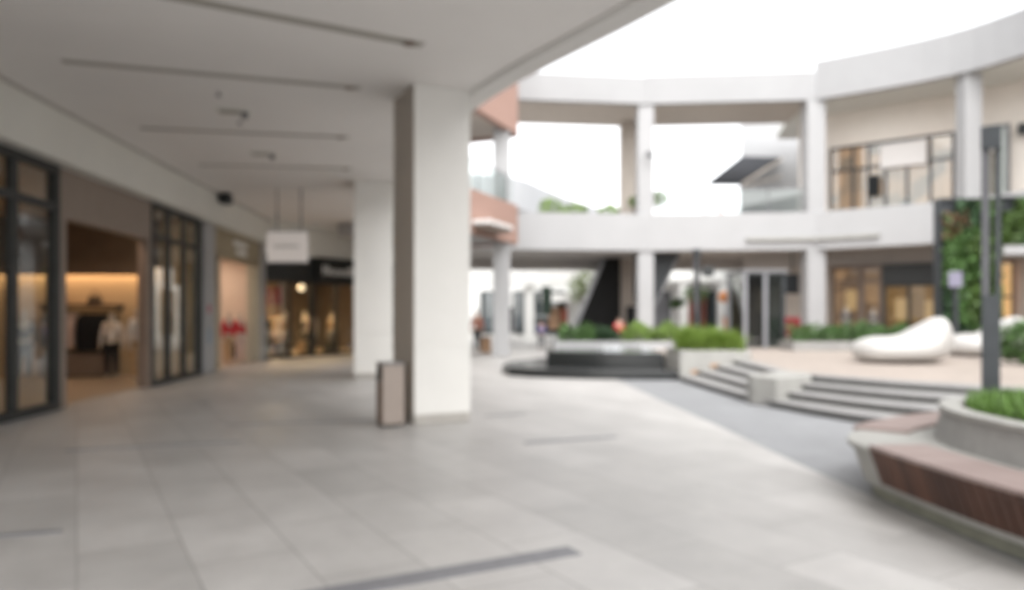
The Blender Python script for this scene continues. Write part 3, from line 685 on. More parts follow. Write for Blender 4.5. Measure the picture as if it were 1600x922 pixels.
# ================================================================== BRICK BUILDING
Bd = (1.2, 3.0)
K = frame(-1.08-1.2, 24-3.0, 1.2, 3.0)       # front line of the balconies, x runs away from the camera
bb = thing('brick_building', 'terracotta brick building with balconies and white columns behind the big column', 'building', (-1.5,27,0))
KL = math.hypot(1.2,3)*2
def curved(z0, z1, d0, d1, mt, nm):
    pts = [(2.6,0),(3.6,0),(4.8,0),(6.5,0),(7.05,.15),(7.3,.6),(7.4,1.3),(7.4,5)]
    p = [(K @ Vector((a, b, 0))).to_2d()[:] for a, b in spline(pts, 4)]
    return MB().ring(offset(p, d0), offset(p, d1), z0, z1).build(nm, M[mt], bb)
curved(4.12,5.52,0,.25,'brick','balcony_wall')
curved(8.15,12.6,0,.3,'brick','parapet')
slabp = [(K @ Vector((a, b, 0))).to_2d()[:] for a, b in [(2.6,.25),(4.8,.25),(6.5,.26),(6.9,.4),(7.1,.75),(7.15,1.4),(7.15,5),(2.6,5)]]
MB().prism(slabp, 4.2, 4.6).build('balcony_floor', M['white'], bb)
MB().prism(slabp, 8.25, 8.7).build('soffit', M['beige'], bb)
MB(K).box(4.4,3.3,0,7.1,3.6,4.2).build('ground_wall', M['beige'], bb)
MB(K).box(2.7,3.0,4.6,7.1,3.3,8.25).build('upper_wall', M['white'], bb)
for z0, z1 in ((0,4.2),(4.6,8.25)): MB().box(-.68,26.6,z0,-.07,27.2,z1).build('column', M['white'], bb, bevel=.01)
MB(K).box(2.7,-.62,4.38,4.7,-.01,4.52).build('light_ledge', M['signwhite'], bb, bevel=.01)
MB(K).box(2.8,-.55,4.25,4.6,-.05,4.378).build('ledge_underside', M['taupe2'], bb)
for k in range(5):
    MB(K).box(2.66+.8*k,.1,5.52,2.70+.8*k,.14,6.5).build('railing_post', M['grey'], bb)
MB(K).box(2.66,.1,6.5,6.5,.14,6.54).build('handrail', M['grey'], bb)
MB(K).box(2.7,.115,5.56,6.45,.125,6.48).build('railing_glass', M['clear'], bb)
window(bb, K, 4.6, 5.4, .3, 3.3, [], [2.6], M['dkgrey'], M['dkglass'], .08, 3.22)
window(bb, K, 3.6, 5.6, 4.9, 7.6, [4.6], [], M['dkgrey'], M['dkglass'], .08, 2.94)
figure('person', 'person in rust top and dark trousers standing under the brick balcony', 'person', -1.42, 30.0, 0, R(20), 1.72, 'skin', 'cloth_rust', 'cloth_black')
bx = thing('cardboard_box', 'tall brown box standing beside the person under the brick balcony', 'box', (-1.08,29.8,0))
MB().box(-1.25,29.6,0.0,-.85,30.0,.62).build('carton', M['card'], bx, bevel=.01)
MB().box(-1.07,29.598,.0,-1.03,30.002,.6215).build('tape', M['cloth_tan'], bx)
MB().box(-1.25,29.45,.615,-.85,29.6,.622).build('flap', M['card'], bx)

# ================================================================== GALLERY (ring) BUILDING
F = [(-9,29.3),(0,30.5),(5.67,31.2)]
Fm = [(5.67,31.2),(12.55,30.6)]
Fr = spline([(12.55,30.6),(16.3,27.5),(18.0,24.0),(20.2,18),(21.2,11),(20.8,3),(18.6,-5),(14.5,-12)], 5)  # right-hand stretch out of view, added to keep sun off the courtyard
ALL = F + Fm[1:] + Fr[1:]
gb = thing('gallery_building', 'white two storey gallery curving around the courtyard on columns', 'building', (10,31,0))
def seg(pl, d0, d1, z0, z1, mt, nm, bev=0): return MB().ring(offset(pl, d0), offset(pl, d1), z0, z1).build(nm, M[mt], gb, bevel=bev)
seg(ALL, 0, .25, 4.2, 5.76, 'white', 'deck_fascia', .01)
seg(ALL, .25, 6.2, 4.26, 4.7, 'soffgrey', 'deck')
seg(F, 0, .3, 10.4, 11.55, 'roofclad', 'roof_fascia', .01); seg(Fm, .002, .3, 10.4, 11.6, 'roofclad', 'roof_fascia', .01); seg(Fr, 0, .3, 10.4, 12.0, 'roofclad', 'roof_fascia', .01)
MB().prism([(12.6,30.95),(12.9,34.8),(13.6,38),(17,38),(15.2,33.8)],10.53,10.88).build('roof_slab', M['bulk'], gb); seg(F+Fm[1:], 5.9, 6.2, 3.72, 4.255, 'soffgrey', 'rear_beam'); seg(F+Fm[1:], .3, 4.2, 10.5, 10.9, 'beige', 'roof_slab'); seg(Fr, .3, 11, 10.52, 10.92, 'bulk', 'roof_slab')
def ringcol(x, y, w, z0, z1, label=None, mt='white'):
    return MB().box(x-w/2,y,z0,x+w/2,y+w,z1).build('column', M[mt], gb, bevel=.01)
for x, y, w in ((5.67,31.28,.66),(12.62,30.62,.74),(17.0,27.2,.62)):
    ringcol(x, y, w, 0, 4.2); ringcol(x, y, w, 5.762, 10.4)
ringcol(5.5,34.4,.8,4.7,10.5,mt='beige')
for x, y in ((19.3,21.5),(21.0,14),(21.4,6)):
    ringcol(x, y, .8, 0, 4.2); ringcol(x, y, .8, 5.762, 10.4)
# upper back wall on the right
Bk = [p for p in offset(Fr, 3.2)]; Bk[0] = (13.3, 34.3)
MB().ring(Bk, offset(Bk,.3), 4.7, 10.52).build('upper_wall', M['upwall'], gb)
Bg = [p for p in offset(Fr, 3.4)]; Bg[0] = (10.9, 34.6)
MB().ring(Bg, offset(Bg,.3), 0, 4.26).build('ground_wall', M['beige'], gb)
MB().ring(offset(Bg,-.32), offset(Bg,-.01), 3.68, 4.255).build('shop_bulkhead', M['soffgrey'], gb)
# upper windows set on the wall
def wallframe(u0, u1):   # chord frame in front of the upper wall between ray parameters
    return frame(u0[0], u0[1], u1[0]-u0[0], u1[1]-u0[1]), math.hypot(u1[0]-u0[0], u1[1]-u0[1])
def on_wall(pl, k):
    ray = (k-800)/1155
    for a, b in zip(pl, pl[1:]):
        fa = a[0]-ray*a[1]; fb = b[0]-ray*b[1]
        if fa <= 0 <= fb: t = fa/(fa-fb); return (a[0]+(b[0]-a[0])*t, a[1]+(b[1]-a[1])*t)
    return pl[-1]
Bf = offset(Bk, -.22)
wf, wlen = wallframe(on_wall(Bf,1297), on_wall(Bf,1492))
window(gb, wf, 0, wlen, 4.9, 8.95, [wlen*.2,wlen*.33,wlen*.47,wlen*.64,wlen*.82], [7.9], M['dkgrey'], M['glass'], .1, 0, .14)
wf2, wlen2 = wallframe(on_wall(Bf,1537), on_wall(Bf,1578))
window(gb, wf2, 0, wlen2, 4.9, 8.9, [wlen2*.5], [], M['grey'], M['glass'], .1, 0, .14)
MB(wf).box(.06,.075,4.96,wlen-.06,.078,8.9).build('window_backing', litroom('lit_upper_room', (.50,.28,.17), (.10,.09,.085), .34, 1.1), gb)
MB(wf2).box(.06,.075,4.96,wlen2-.06,.078,8.85).build('window_backing', M['beige'], gb)
sg = thing('blank_sign', 'blank white sign panel fixed across the upper gallery windows', 'sign', wf @ Vector((wlen*.6,-.2,7.6)))
MB(wf).box(wlen*.44,-.26,7.75,wlen*.80,-.12,8.75).build('panel', M['signwhite'], sg, bevel=.01)
MB(wf).box(wlen*.48,-.12,8.1,wlen*.50,-.072,8.4).box(wlen*.74,-.12,8.1,wlen*.76,-.072,8.4).build('bracket', M['grey'], sg)
blp = tag(MB(wf).box(wlen*.335,-.3,6.6,wlen*.43,-.2,7.5).box(wlen*.375,-.2,6.95,wlen*.39,-.072,7.1).build('wall_screen', M['screen']), 'dark screen mounted between the upper gallery windows', 'screen')
bl = thing('wall_floodlight', 'small dark floodlight on the upper gallery wall at the right edge', 'floodlight', on_wall(Bf,1600)+(8.3,))
p = on_wall(offset(Bk,-.02),1598)
MB().box(p[0]-.35,p[1]-.5,8.35,p[0]+.15,p[1]-.2,8.75).build('head', M['dkgrey'], bl, bevel=.02)
MB().box(p[0]-.1,p[1]-.2,8.5,p[0],p[1]+.1,8.6).build('bracket', M['black'], bl)
# ledge on the deck fascia
def fpt(u, d): return on_wall(offset(ALL[2:], d), u)
pl = [fpt(u, -.004) for u in (1165,1210,1262,1278,1300,1340,1375)]
MB().ring(offset(pl,-.16), pl, 4.58, 4.72).build('fascia_light_lip', M['concrete'], gb)
# balustrade on the parapet between the columns
for u in (1035,1060,1105,1150,1200,1250):
    q = fpt(u,.2); MB().box(q[0]-.02,q[1]-.02,5.76,q[0]+.02,q[1]+.02,6.75).build('railing_post', M['grey'], gb)
q0, q1 = fpt(1025,.2), fpt(1256,.2)
m = frame(q0[0], q0[1], q1[0]-q0[0], q1[1]-q0[1]); ll = math.hypot(q1[0]-q0[0], q1[1]-q0[1])
MB(m).box(0,-.02,6.75,ll,.02,6.79).build('handrail', M['grey'], gb)
MB(m).box(.05,.03,5.8,ll-.05,.04,6.74).build('railing_glass', M['clear'], gb)
cm = thing('security_camera', 'small dark security camera on the tall white gallery column', 'camera', (5.72,31.1,8.2))
MB().box(5.66,31.0,8.28,5.78,31.16,8.36).build('bracket', M['grey'], cm)
MB().tube([(5.78,30.72,8.12),(5.72,31.06,8.28)],.08,12).build('camera_body', M['dkgrey'], cm)
# ground floor: lit shop
S_in = offset(Bg, -.24)
gw, gl = wallframe(on_wall(S_in,1300), on_wall(S_in,1468))
ls = thing('lit_shop', 'warmly lit shop with brown windows and black door fascia under the gallery', 'shop', gw @ Vector((gl/2,0,.46)))
for a, b in ((0,.29),(.29,.49)):
    window(ls, gw, gl*a, gl*b-.01, .5, 3.62, [], [2.95], M['taupe2'], M['glass'], .12)
MB(gw).box(gl*.49,-.15,2.85,gl,.06,3.66).build('door_fascia', M['black'], ls)
window(ls, gw, gl*.49, gl, .5, 2.84, [gl*.73], [], M['black'], M['glass'], .12, name='door')
MB(gw).box(.1,.12,.5,gl*.48,.17,3.55).build('window_backing', litroom('lit_tan_room', (.55,.31,.18), (.16,.09,.06), .2, 1.1), ls)
MB(gw).box(gl*.5,.12,.5,gl*.99,.17,2.8).build('door_backing', litroom('lit_amber_room', (.55,.28,.10), (.12,.06,.03), .16, 1.2), ls)
for a, z0 in ((.13,1.7),(.6,1.3),(.87,1.2)): MB(gw).box(gl*a,.09,z0,gl*a+.45,.118,z0+.9).build('display_light', emis('amber_display', (.6,.36,.18), .22), ls)
for a, h_, mt_ in ((.16,1.5,'cloth_grey'),(.42,1.4,'cloth_grey')):
    p = gw @ Vector((gl*a,-.45,.46)); figure('mannequin', ('grey clad mannequin before the left lit window of the gallery shop' if a < .2 else 'grey clad mannequin before the right lit window of the gallery shop'), 'mannequin', p.x, p.y, .46, 0, h_, 'manskin', mt_, mt_, False, 'gallery shop mannequins')
for a in (.58,.68,.8):
    p = gw @ Vector((gl*a,-.5,.46)); q = thing('stool', {.58:'dark stool by the left side of the gallery shop door',.68:'dark stool in the middle before the gallery shop door',.8:'dark stool by the right side of the gallery shop door'}[a], 'stool', (p.x,p.y,.46), 0, 'stools by the gallery shop door')
    at(q).tube([(0,0,.62),(0,0,.68)],.2,14).build('seat', M['shopdark'], q)
    for k in range(4): at(q).tube([(.12*math.cos(k*1.57),.12*math.sin(k*1.57),.62),(.19*math.cos(k*1.57),.19*math.sin(k*1.57),0)],.02,6).build('leg', M['black'], q)
# second lit shop at far right
gw2, gl2 = wallframe(on_wall(S_in,1556), on_wall(S_in,1586))
l2 = thing('corner_shop', 'narrow shop window glowing amber behind the lamp post', 'shop', gw2 @ Vector((gl2/2,0,.46)))
window(l2, gw2, 0, gl2, .5, 3.6, [], [2.2], M['taupe2'], M['glass'], .1)
MB(gw2).box(.1,.1,1.4,gl2-.1,.14,3.5).build('lit_backing', emis('amber_wall', (1,.55,.25), .3), l2)
MB(gw2).box(.1,.1,.55,gl2-.1,.14,1.398).build('dark_backing', M['shopdark'], l2)
# hanging tv
tv = thing('television', 'black television hung from the gallery soffit beside a column', 'television', (9.9,26.4,2.8))
tv.location = (10.1,31.5,2.5); ROOTM[tv.name] = Matrix.Translation(tv.location)
MB().box(11.55,31.4,2.4,12.2,31.55,3.25).build('screen', M['screen'], tv, bevel=.01)
MB().box(11.9,31.45,3.25,11.94,31.5,4.26).build('mount', M['black'], tv)

# red seats and pot under gallery
for i, (x, lab) in enumerate(((11.2,'dark red tub chair between the dark lift and the white gallery column'),)):
    c = thing('tub_chair', lab, 'chair', (x,29.2,.46), R(10))
    at(c).box(-.32,-.3,.2,.32,.3,.42).build('seat', M['darkred'], c, bevel=.05)
    at(c).box(-.36,.2,.2,.36,.34,.95).build('backrest', M['darkred'], c, bevel=.05)
    for s in (-1,1):
        at(c).box(s*.42-.06,-.3,.2,s*.42+.06,.3,.64).build('armrest', M['darkred'], c, bevel=.04)
        for y in (-.25,.25): at(c).tube([(s*.3,y,0),(s*.3,y,.2)],.02,6).build('leg', M['black'], c)

# ================================================================== LIFT (glazed box on terrace)
lf = thing('glazed_lift', 'dark glazed lift box with grey posts on the terrace', 'lift', (8.0,24,.46))
M['lpost'] = mat('pale_grey_post', (.26,.26,.28), .5, .2)
for x, y in ((7.22,22.9),(7.84,22.9),(8.42,22.95),(7.22,24.6),(8.42,24.6)): MB().box(x-.055,y-.055,.46,x+.055,y+.055,2.8).build('post', M['lpost'] if x < 8 else M['dkgrey'], lf, bevel=.01)
MB().box(7.12,22.8,2.8,8.52,24.75,2.9).build('roof', M['grey'], lf, bevel=.01)
for x0, x1 in ((7.28,7.78),(7.9,8.36)): MB().box(x0,22.88,.5,x1,22.9,2.79).build('pane', M['dkglass'], lf)
MB().box(7.215,23.0,.5,7.225,24.5,2.79).build('pane', M['glass'], lf); MB().box(8.415,23.05,.5,8.425,24.5,2.79).build('pane', M['glass'], lf)
MB().box(7.3,24.57,.5,8.35,24.62,2.79).build('back_panel', M['shopdark'], lf)
MB().box(7.95,24.0,1.6,8.3,24.06,2.4).build('poster', M['card'], lf); MB().box(7.98,24.02,.46,8.02,24.05,1.6).box(8.23,24.02,.46,8.27,24.05,1.6).build('poster_stand', M['black'], lf)
lgt = thing('globe_lamp', 'pale round lamp on a stem inside the dark glazed lift', 'lamp', (7.5,24.2,.46))
MB().sphere((7.5,24.2,2.25),.13,14).build('globe', M['signwhite'], lgt, smooth=True); MB().tube([(7.5,24.2,.46),(7.5,24.2,2.14)],.02,6).build('stem', M['grey'], lgt)

# ================================================================== THINGS ON THE UPPER DECK AND BEYOND
wb = thing('white_block', 'plain pale block rising behind the upper gallery deck', 'building', (13.2,42,0))
MB().prism([(12.2,39.4),(15.6,39.4),(17,46),(14.6,46)],0,12.5).build('wall', M['farwhite'], wb)
window(wb, frame(12.1,39.3,1,0), .15, 2.4, 4.8, 7.0, [.9,1.6], [], M['grey'], M['dkglass'], .08)
aw = thing('awning', 'dark sloping awning projecting from the pale block over the deck', 'awning', (11.8,37,4.7))
a0, a1, a2, a3 = (12.1,38.9,9.75),(14.3,39.2,9.75),(10.95,35.3,7.75),(9.35,35.1,7.72)
up = lambda p, k: (p[0], p[1], p[2]+k)
MB().hexa([a0,a1,a2,a3],[up(p,.1) for p in (a0,a1,a2,a3)]).build('canvas', M['awn'], aw)
MB().tube([a1,a2],.07,8).tube([up(a1,-.9),up(a2,-.15)],.05,8).build('arm', M['beige'], aw)
MB().tube([a3,a2],.06,8).build('front_bar', M['dkgrey'], aw)
MB().tube([a2,(10.95,35.3,4.7)],.08,8).build('post', M['grey'], aw)
rc = thing('red_arch', 'red painted arch standing on the upper deck behind the glass railing', 'arch', (9.0,33.2,4.7))
MB().tube(spline([(8.55,33.2,4.7),(8.6,33.2,5.9),(8.8,33.2,6.45),(9.1,33.2,6.55),(9.35,33.2,6.2),(9.45,33.2,5.6),(9.45,33.2,4.7)],4),[.05]*13+[.1]*12,10).build('hoop', M['pinkred'], rc, smooth=True)
MB().box(8.4,33.0,4.7,9.6,33.4,4.76).build('base', M['pinkred'], rc)
small_tree('potted_tree', 'small bright green tree on the upper deck just right of the tall column', 6.6, 33.4, 4.7, 2.6, .5, M['leaf2'], 700)
small_tree('potted_tree', 'small green tree half hidden between the two tall gallery columns', 5.6, 33.6, 4.7, 2.4, .35, M['leaf2'], 300)
# far curved building
fb = thing('far_building', 'far white building with curved terraces seen through the upper gallery', 'building', (3,60,0))
cv = spline([(-6,50),(-.1,52),(2.6,57),(6.0,64),(11,70),(24,74)], 6)
def fs(d0, d1, z0, z1, mt, nm): return MB().ring(offset(cv, d0), offset(cv, d1), z0, z1).build(nm, M[mt], fb)
fs(0,.3,9.0,11.2,'farwhite','parapet'); fs(.3,6,9.1,9.5,'farwhite','floor_slab'); fs(4,4.3,4.5,9.0,'beige','wall'); fs(0,.3,5.0,6.6,'farwhite','lower_parapet'); fs(.3,6,4.2,4.6,'beige','lower_slab'); fs(3,3.4,0,4.2,'beige','ground_wall')
for i in range(3, len(cv)-2, 4):
    x, y = offset(cv,.5)[i]; MB().box(x-.25,y-.25,0,x+.25,y+.25,9.0).build('column', M['farwhite'], fb)
for i, (x, y, lab) in enumerate(((2.4,45.0,'round shrub on the far terrace close to the brick building'),(4.0,46.5,'round shrub on the far terrace midway to the tall column'),(6.2,47,'low shrub on the far terrace beside the shaded rear column'))):
    s_ = thing('terrace_shrub', lab, 'shrub', (x,y,6.6), 0, 'shrubs on the far terrace')
    mb = MB(); leaf_cloud(mb, ball_sampler((x,y,8.0), .75, (1.1,1,.7)), 350, .13); mb.build('foliage', M['leaf2'], s_)
    MB().prism([(x-.5,y-.5),(x+.5,y-.5),(x+.5,y+.5),(x-.5,y+.5)],4.71,7.45).build('pot', M['farwhite'], s_)

# ground level court seen through the passage
pv = thing('canopy_row', 'white curved canopy on slim columns in the court beyond the passage', 'canopy', (2,41,0))
cvp = spline([(-3,42.2),(1.5,42.0),(4.2,43.2),(5.2,45)],4)
MB().ring(cvp, offset(cvp,.3), 3.2, 4.9).build('fascia', M['canopy'], pv)
MB().ring(offset(cvp,.3), offset(cvp,1.6), 3.3, 3.5).build('soffit', M['canopy'], pv)
for x in (1.0,): MB().box(x-.28,42.3,0,x+.28,42.9,3.3).build('column', M['canopy'], pv)
SY = 47
sr = thing('shop_row', 'row of dim shops behind the slim column beyond the passage', 'shops', (1,47,0))
MB().box(-4,SY,0,8,SY+.3,5.2).build('wall', M['canopy'], sr)
for i, (a, b) in enumerate(((-2,-.2),(.1,.9),(1.3,3.4))):
    window(sr, frame(0,SY-.1,1,0), a, b, .3, 3.0, [(a+b)/2], [], M['dkgrey'], M['dkglass'], .08)
MB().box(1.8,45.6,2.3,4.5,46.8,2.8).build('awning', M['canopy'], sr)
MB().box(2.3,46.7,.6,3.0,46.79,2.0).build('display', M['card'], sr)
MB().box(3.1,46.7,.6,3.5,46.79,1.9).build('display', M['cloth_rust'], sr)
sc_ = thing('standing_banner', 'dark standing banner beside the slim column beyond the passage', 'banner', (1.85,39.3,0))
MB().box(1.6,39.28,1.5,2.1,39.33,3.0).build('banner_cloth', M['cloth_green'], sc_); MB().tube([(1.6,39.3,0),(1.6,39.3,3.05)],.025,8).box(1.35,39.1,0,1.85,39.5,.03).build('pole', M['black'], sc_)
dk = thing('dark_display', 'black display board left of the slim column beyond the passage', 'display', (-.2,38.8,0))
MB().box(-.35,38.8,.55,.05,38.9,1.9).build('board', M['cloth_black'], dk)
for x in (-.3,0): MB().box(x-.02,38.82,0,x+.02,38.88,.55).build('leg', M['black'], dk)
small_tree('young_tree', 'light green young tree in the court beyond the passage', 3.7, 39.5, 0, 3.9, .95, M['leaf5'], 1100, (.8,.8,1.3))
figure('person', 'child in violet blue top and grey trousers walking near the passage', 'person', 1.28, 32.2, 0, R(200), 1.3, 'skin', 'cloth_blue', 'cloth_grey', stride=.06)
# middle opening
ml = thing('market_building', 'pale building with canopy and shops behind the hedge and lamp post', 'building', (12,48,0))
MB().box(7.0,47,0,22,47.4,6.0).build('wall', M['canopy'], ml)
MB().box(8.5,44.8,3.5,13.2,46.9,3.7).build('canopy', M['canopy'], ml)
MB().box(10.2,44.9,.46,10.7,45.4,3.5).build('column', M['canopy'], ml)
MB().box(12.6,44.9,.46,13.1,45.4,3.5).build('column', M['canopy'], ml)
for a, mt_ in ((9.0,'cloth_grey'),(11.2,'cloth_rust')): MB().box(a,46.9,.6,a+1.1,46.98,3.0).build('doorway', M[mt_], ml)
window(ml, frame(8,46.9,1,0), 4.0, 6.5, .6, 3.0, [5.2], [], M['dkgrey'], M['dkglass'], .08)
small_tree('round_tree', 'dark leafy small tree beside the orange lantern', 12.6, 41.0, .46, 3.0, .7, M['leaf3'], 900, (.8,.8,1.5))
small_tree('bay_tree', 'small clipped green tree close to the white gallery column', 8.1, 36.2, .46, 2.0, .4, M['leaf'], 500)
small_tree('leafy_tree', 'dark green crown beneath the pale canopy behind the lamp post', 10.6, 42.6, .46, 2.8, .8, M['leaf'], 700)
ol = thing('paper_lantern', 'orange round lantern on a stand beyond the hedge', 'lantern', (11.3,39.2,.46))
MB().sphere((11.3,39.2,2.45),.36,18,(1,1,.85)).build('shade', M['orange'], ol, smooth=True); MB().tube([(11.3,39.2,.46),(11.3,39.2,2.1)],.03,8).box(11.1,39.0,.46,11.5,39.4,.5).build('stand', M['black'], ol)
pk = thing('planter_pot', 'orange brown pot under the dark leafy tree', 'pot', (11.9,40,.46))
MB().tube([(11.9,40,.46),(11.9,40,.8),(11.9,40,1.35)],[.3,.42,.48],18).build('pot_body', M['orange'], pk); MB().tube([(11.9,40,1.352),(11.9,40,1.40)],.52,18).build('rim', M['card'], pk)

# ================================================================== STAIR ENCLOSURE (black slanted)
se = thing('escalator_flank', 'black slanted wedge of a stair enclosure rising into the gallery deck', 'stair enclosure', (4.0,36,0))
def slabxz(mb, q, y0, y1): 
    n = len(q); return mb.add([(x,y0,z) for x,z in q]+[(x,y1,z) for x,z in q], [tuple(range(n)), tuple(range(2*n-1,n-1,-1))]+[(i,(i+1)%n,(i+1)%n+n,i+n) for i in range(n)])
slabxz(MB(), [(2.76,0),(5.22,0),(5.22,4.25),(4.52,4.25)], 35.6, 36.8).build('side_panel', M['matblack'], se)
slabxz(MB(), [(2.62,0),(2.755,0),(4.515,4.25),(4.38,4.25)], 35.5, 36.9).build('edge_trim', M['grey'], se)
sf = thing('slanted_fin', 'dark slanted fin hung from the deck behind the tall white gallery column', 'fin', (6.3,33,2))
slabxz(MB(), [(5.5,2.0),(6.36,2.0),(7.44,4.25),(5.5,4.25)], 33.0, 33.5).build('panel', M['dkgrey'], sf)
slabxz(MB(), [(6.37,2.0),(6.46,2.0),(7.54,4.25),(7.45,4.25)], 32.96, 33.54).build('edge_trim', M['grey'], sf)
db = thing('beige_pier', 'beige wall pier beside the black slanted enclosure', 'wall', (5.6,36.3,0))
MB().box(5.26,36.0,0,5.95,36.6,4.25).build('wall', M['beige'], db); MB().box(5.28,35.98,0,5.93,35.996,.2).build('skirting', M['plinth'], db)
ab = thing('advert_board', 'black board standing against the beige pier', 'board', (5.5,34,0))
MB().box(5.25,34,.9,5.85,34.06,1.9).build('panel', M['cloth_black'], ab); MB().box(5.29,34,.0,5.33,34.05,.9).box(5.77,34,.0,5.81,34.05,.9).build('leg', M['black'], ab)
figure('person', 'person in red top and dark trousers half hidden behind the fountain hedge', 'person', 3.98, 27.5, 0, R(190), 1.45, 'skin', 'red', 'cloth_grey')

# ================================================================== FOUNTAIN
ft = thing('fountain', 'stepped black granite fountain beside the concrete planter', 'fountain', (2.2,19.5,0))
low = spline([(-.08,18.25),(.7,17.68),(1.8,17.28),(2.9,17.1),(3.84,17.02)],4)+[(3.84,22.6),(.9,22.4),(-.1,20.6),(-.25,19.0)]
MB().prism(low,0,.2).build('lower_tier', M['granite'], ft, bevel=.02)
upr = spline([(.92,19.35),(1.7,19.0),(2.6,18.75),(3.84,18.6)],4)+[(3.84,22.4),(1.5,22.2),(.95,20.6)]
MB().prism(upr,.2,.54).build('upper_tier', M['granite'], ft, bevel=.02)
lowi = [(p[0]*.96+.08, p[1]*.985+.29) for p in low]
MB().prism([(2.2+(p[0]-2.2)*.93, 19.6+(p[1]-19.6)*.95) for p in upr],.535,.546).build('water', M['water'], ft)
jt = MB()
for cx in (2.75,3.75):
    for k in range(30): jt.sphere((cx+random.gauss(0,.16), 20.2+random.gauss(0,.12), .55+abs(random.gauss(0,.05))), random.uniform(.015,.035), 6)
jt.build('water_jet', M['foam'], ft, smooth=True)

# hedges and planters
def planter_box(nm, label, x0, y0, x1, y1, z0, z1, mt, zin=.06):
    t = thing(nm, label, 'planter', ((x0+x1)/2,(y0+y1)/2,z0))
    w = .12; b = MB(); b.box(x0,y0,z0,x1,y0+w,z1).box(x0,y1-w,z0,x1,y1,z1).box(x0,y0+w,z0,x0+w,y1-w,z1).box(x1-w,y0+w,z0,x1,y1-w,z1)
    b.build('wall', M[mt], t, bevel=.008); MB().box(x0+w,y0+w,z0,x1-w,y1-w,z1-zin).build('soil', M['soil'], t); return t
def hedge(label, x0, y0, x1, y1, z0, z1, mt, n, size=.06, name='hedge', m=Matrix()):
    t = thing(name, label, 'hedge', ((x0+x1)/2,(y0+y1)/2,z0), 0, 'hedges')
    mb = MB(); leaf_cloud(mb, box_sampler(x0,y0,x1,y1,z0,z1,.14), n, size); mb.build('foliage', M[mt], t)
    s_ = MB()
    for k in range(int((x1-x0)/.35)+1): s_.tube([(x0+.15+.35*k,(y0+y1)/2,z0),(x0+.15+.35*k,(y0+y1)/2,z1-.15)],.02,5)
    s_.build('stem', M['bark'], t); return t
pc = planter_box('concrete_planter', 'pale concrete planter at the left end of the steps', 3.87,17.0,5.5,18.6,0,.68,'concrete')
for x, z, lab in ((4.22,.19,'lower step light on the planter wall'),(4.66,.33,'upper step light on the planter wall')):
    l_ = thing('step_light', lab+' beside the steps', 'step light', (x,17,z), 0, 'step lights on the planter')
    MB().box(x-.10,16.985,z-.05,x+.10,16.999,z+.05).build('frame', M['card'], l_); MB().box(x-.085,16.980,z-.038,x+.085,16.9845,z+.038).build('lens', M['steplight'], l_)
og = thing('ornamental_grass', 'bright green ornamental grass filling the pale concrete planter', 'grass plant', (4.7,17.8,.62))
mb = MB()
for cx_, cy_, k_ in [(random.uniform(4.05,5.35), random.uniform(17.15,18.45), random.uniform(.7,1.12)) for _ in range(60)]:
    e_ = min(cx_-3.9, 5.5-cx_); blades(mb, lambda: (cx_+random.gauss(0,.07), cy_+random.gauss(0,.07)), .62, 48, .62*k_*min(1,.7+e_*.8), .36, .013); mb.build('foliage', M['leaf6'], og)
planter_box('white_planter', 'long low pale planter wall behind the fountain', 1.3,22.7,5.9,24.6,0,.68,'white')
hedge('bright green low hedge behind the fountain left of the black enclosure', 1.5,22.9,2.6,24.4,.62,1.08,'leaf',1700)
hedge('dark low hedge at the foot of the black slanted enclosure', 2.62,22.9,3.35,24.4,.62,1.05,'leaf3',1100)
hedge('yellow green hedge between fountain and lamp post', 3.5,22.9,5.75,24.4,.62,1.1,'leaf2',3000)
planter_box('stone_planter', 'long grey planter on the terrace behind the nearer beanbag', 8.15,21.4,11.9,22.6,.46,.72,'concrete2')
hedge('green hedge in the grey planter behind the nearer beanbag', 8.3,21.5,11.8,22.5,.66,1.12,'leaf',3600)
rb = thing('round_shrub', 'round clipped shrub at the right edge of the terrace', 'shrub', (10.85,15.5,.46))
mb = MB(); leaf_cloud(mb, ball_sampler((10.85,15.5,.93),.55,(1.15,1,.85)), 2200, .06); mb.build('foliage', M['leaf'], rb); MB().tube([(10.85,15.5,.46),(10.85,15.5,.9)],.05,8).build('stem', M['bark'], rb)

# step block
sb = thing('concrete_block', 'pale concrete cheek block dividing the two flights of steps', 'cheek wall', (4.6,12.9,0))
MB().prism([(4.06,12.75),(4.05,12.45),(4.3,12.0),(5.1,12.6),(5.3,13.2),(5.05,13.6)],0,.475).build('block', M['concrete'], sb, bevel=.015)
MB().prism([(4.04,12.76),(4.03,12.44),(4.3,11.975),(4.6,12.2),(4.5,12.6),(4.3,12.9)],0,.05).build('footing', M['concrete2'], sb)

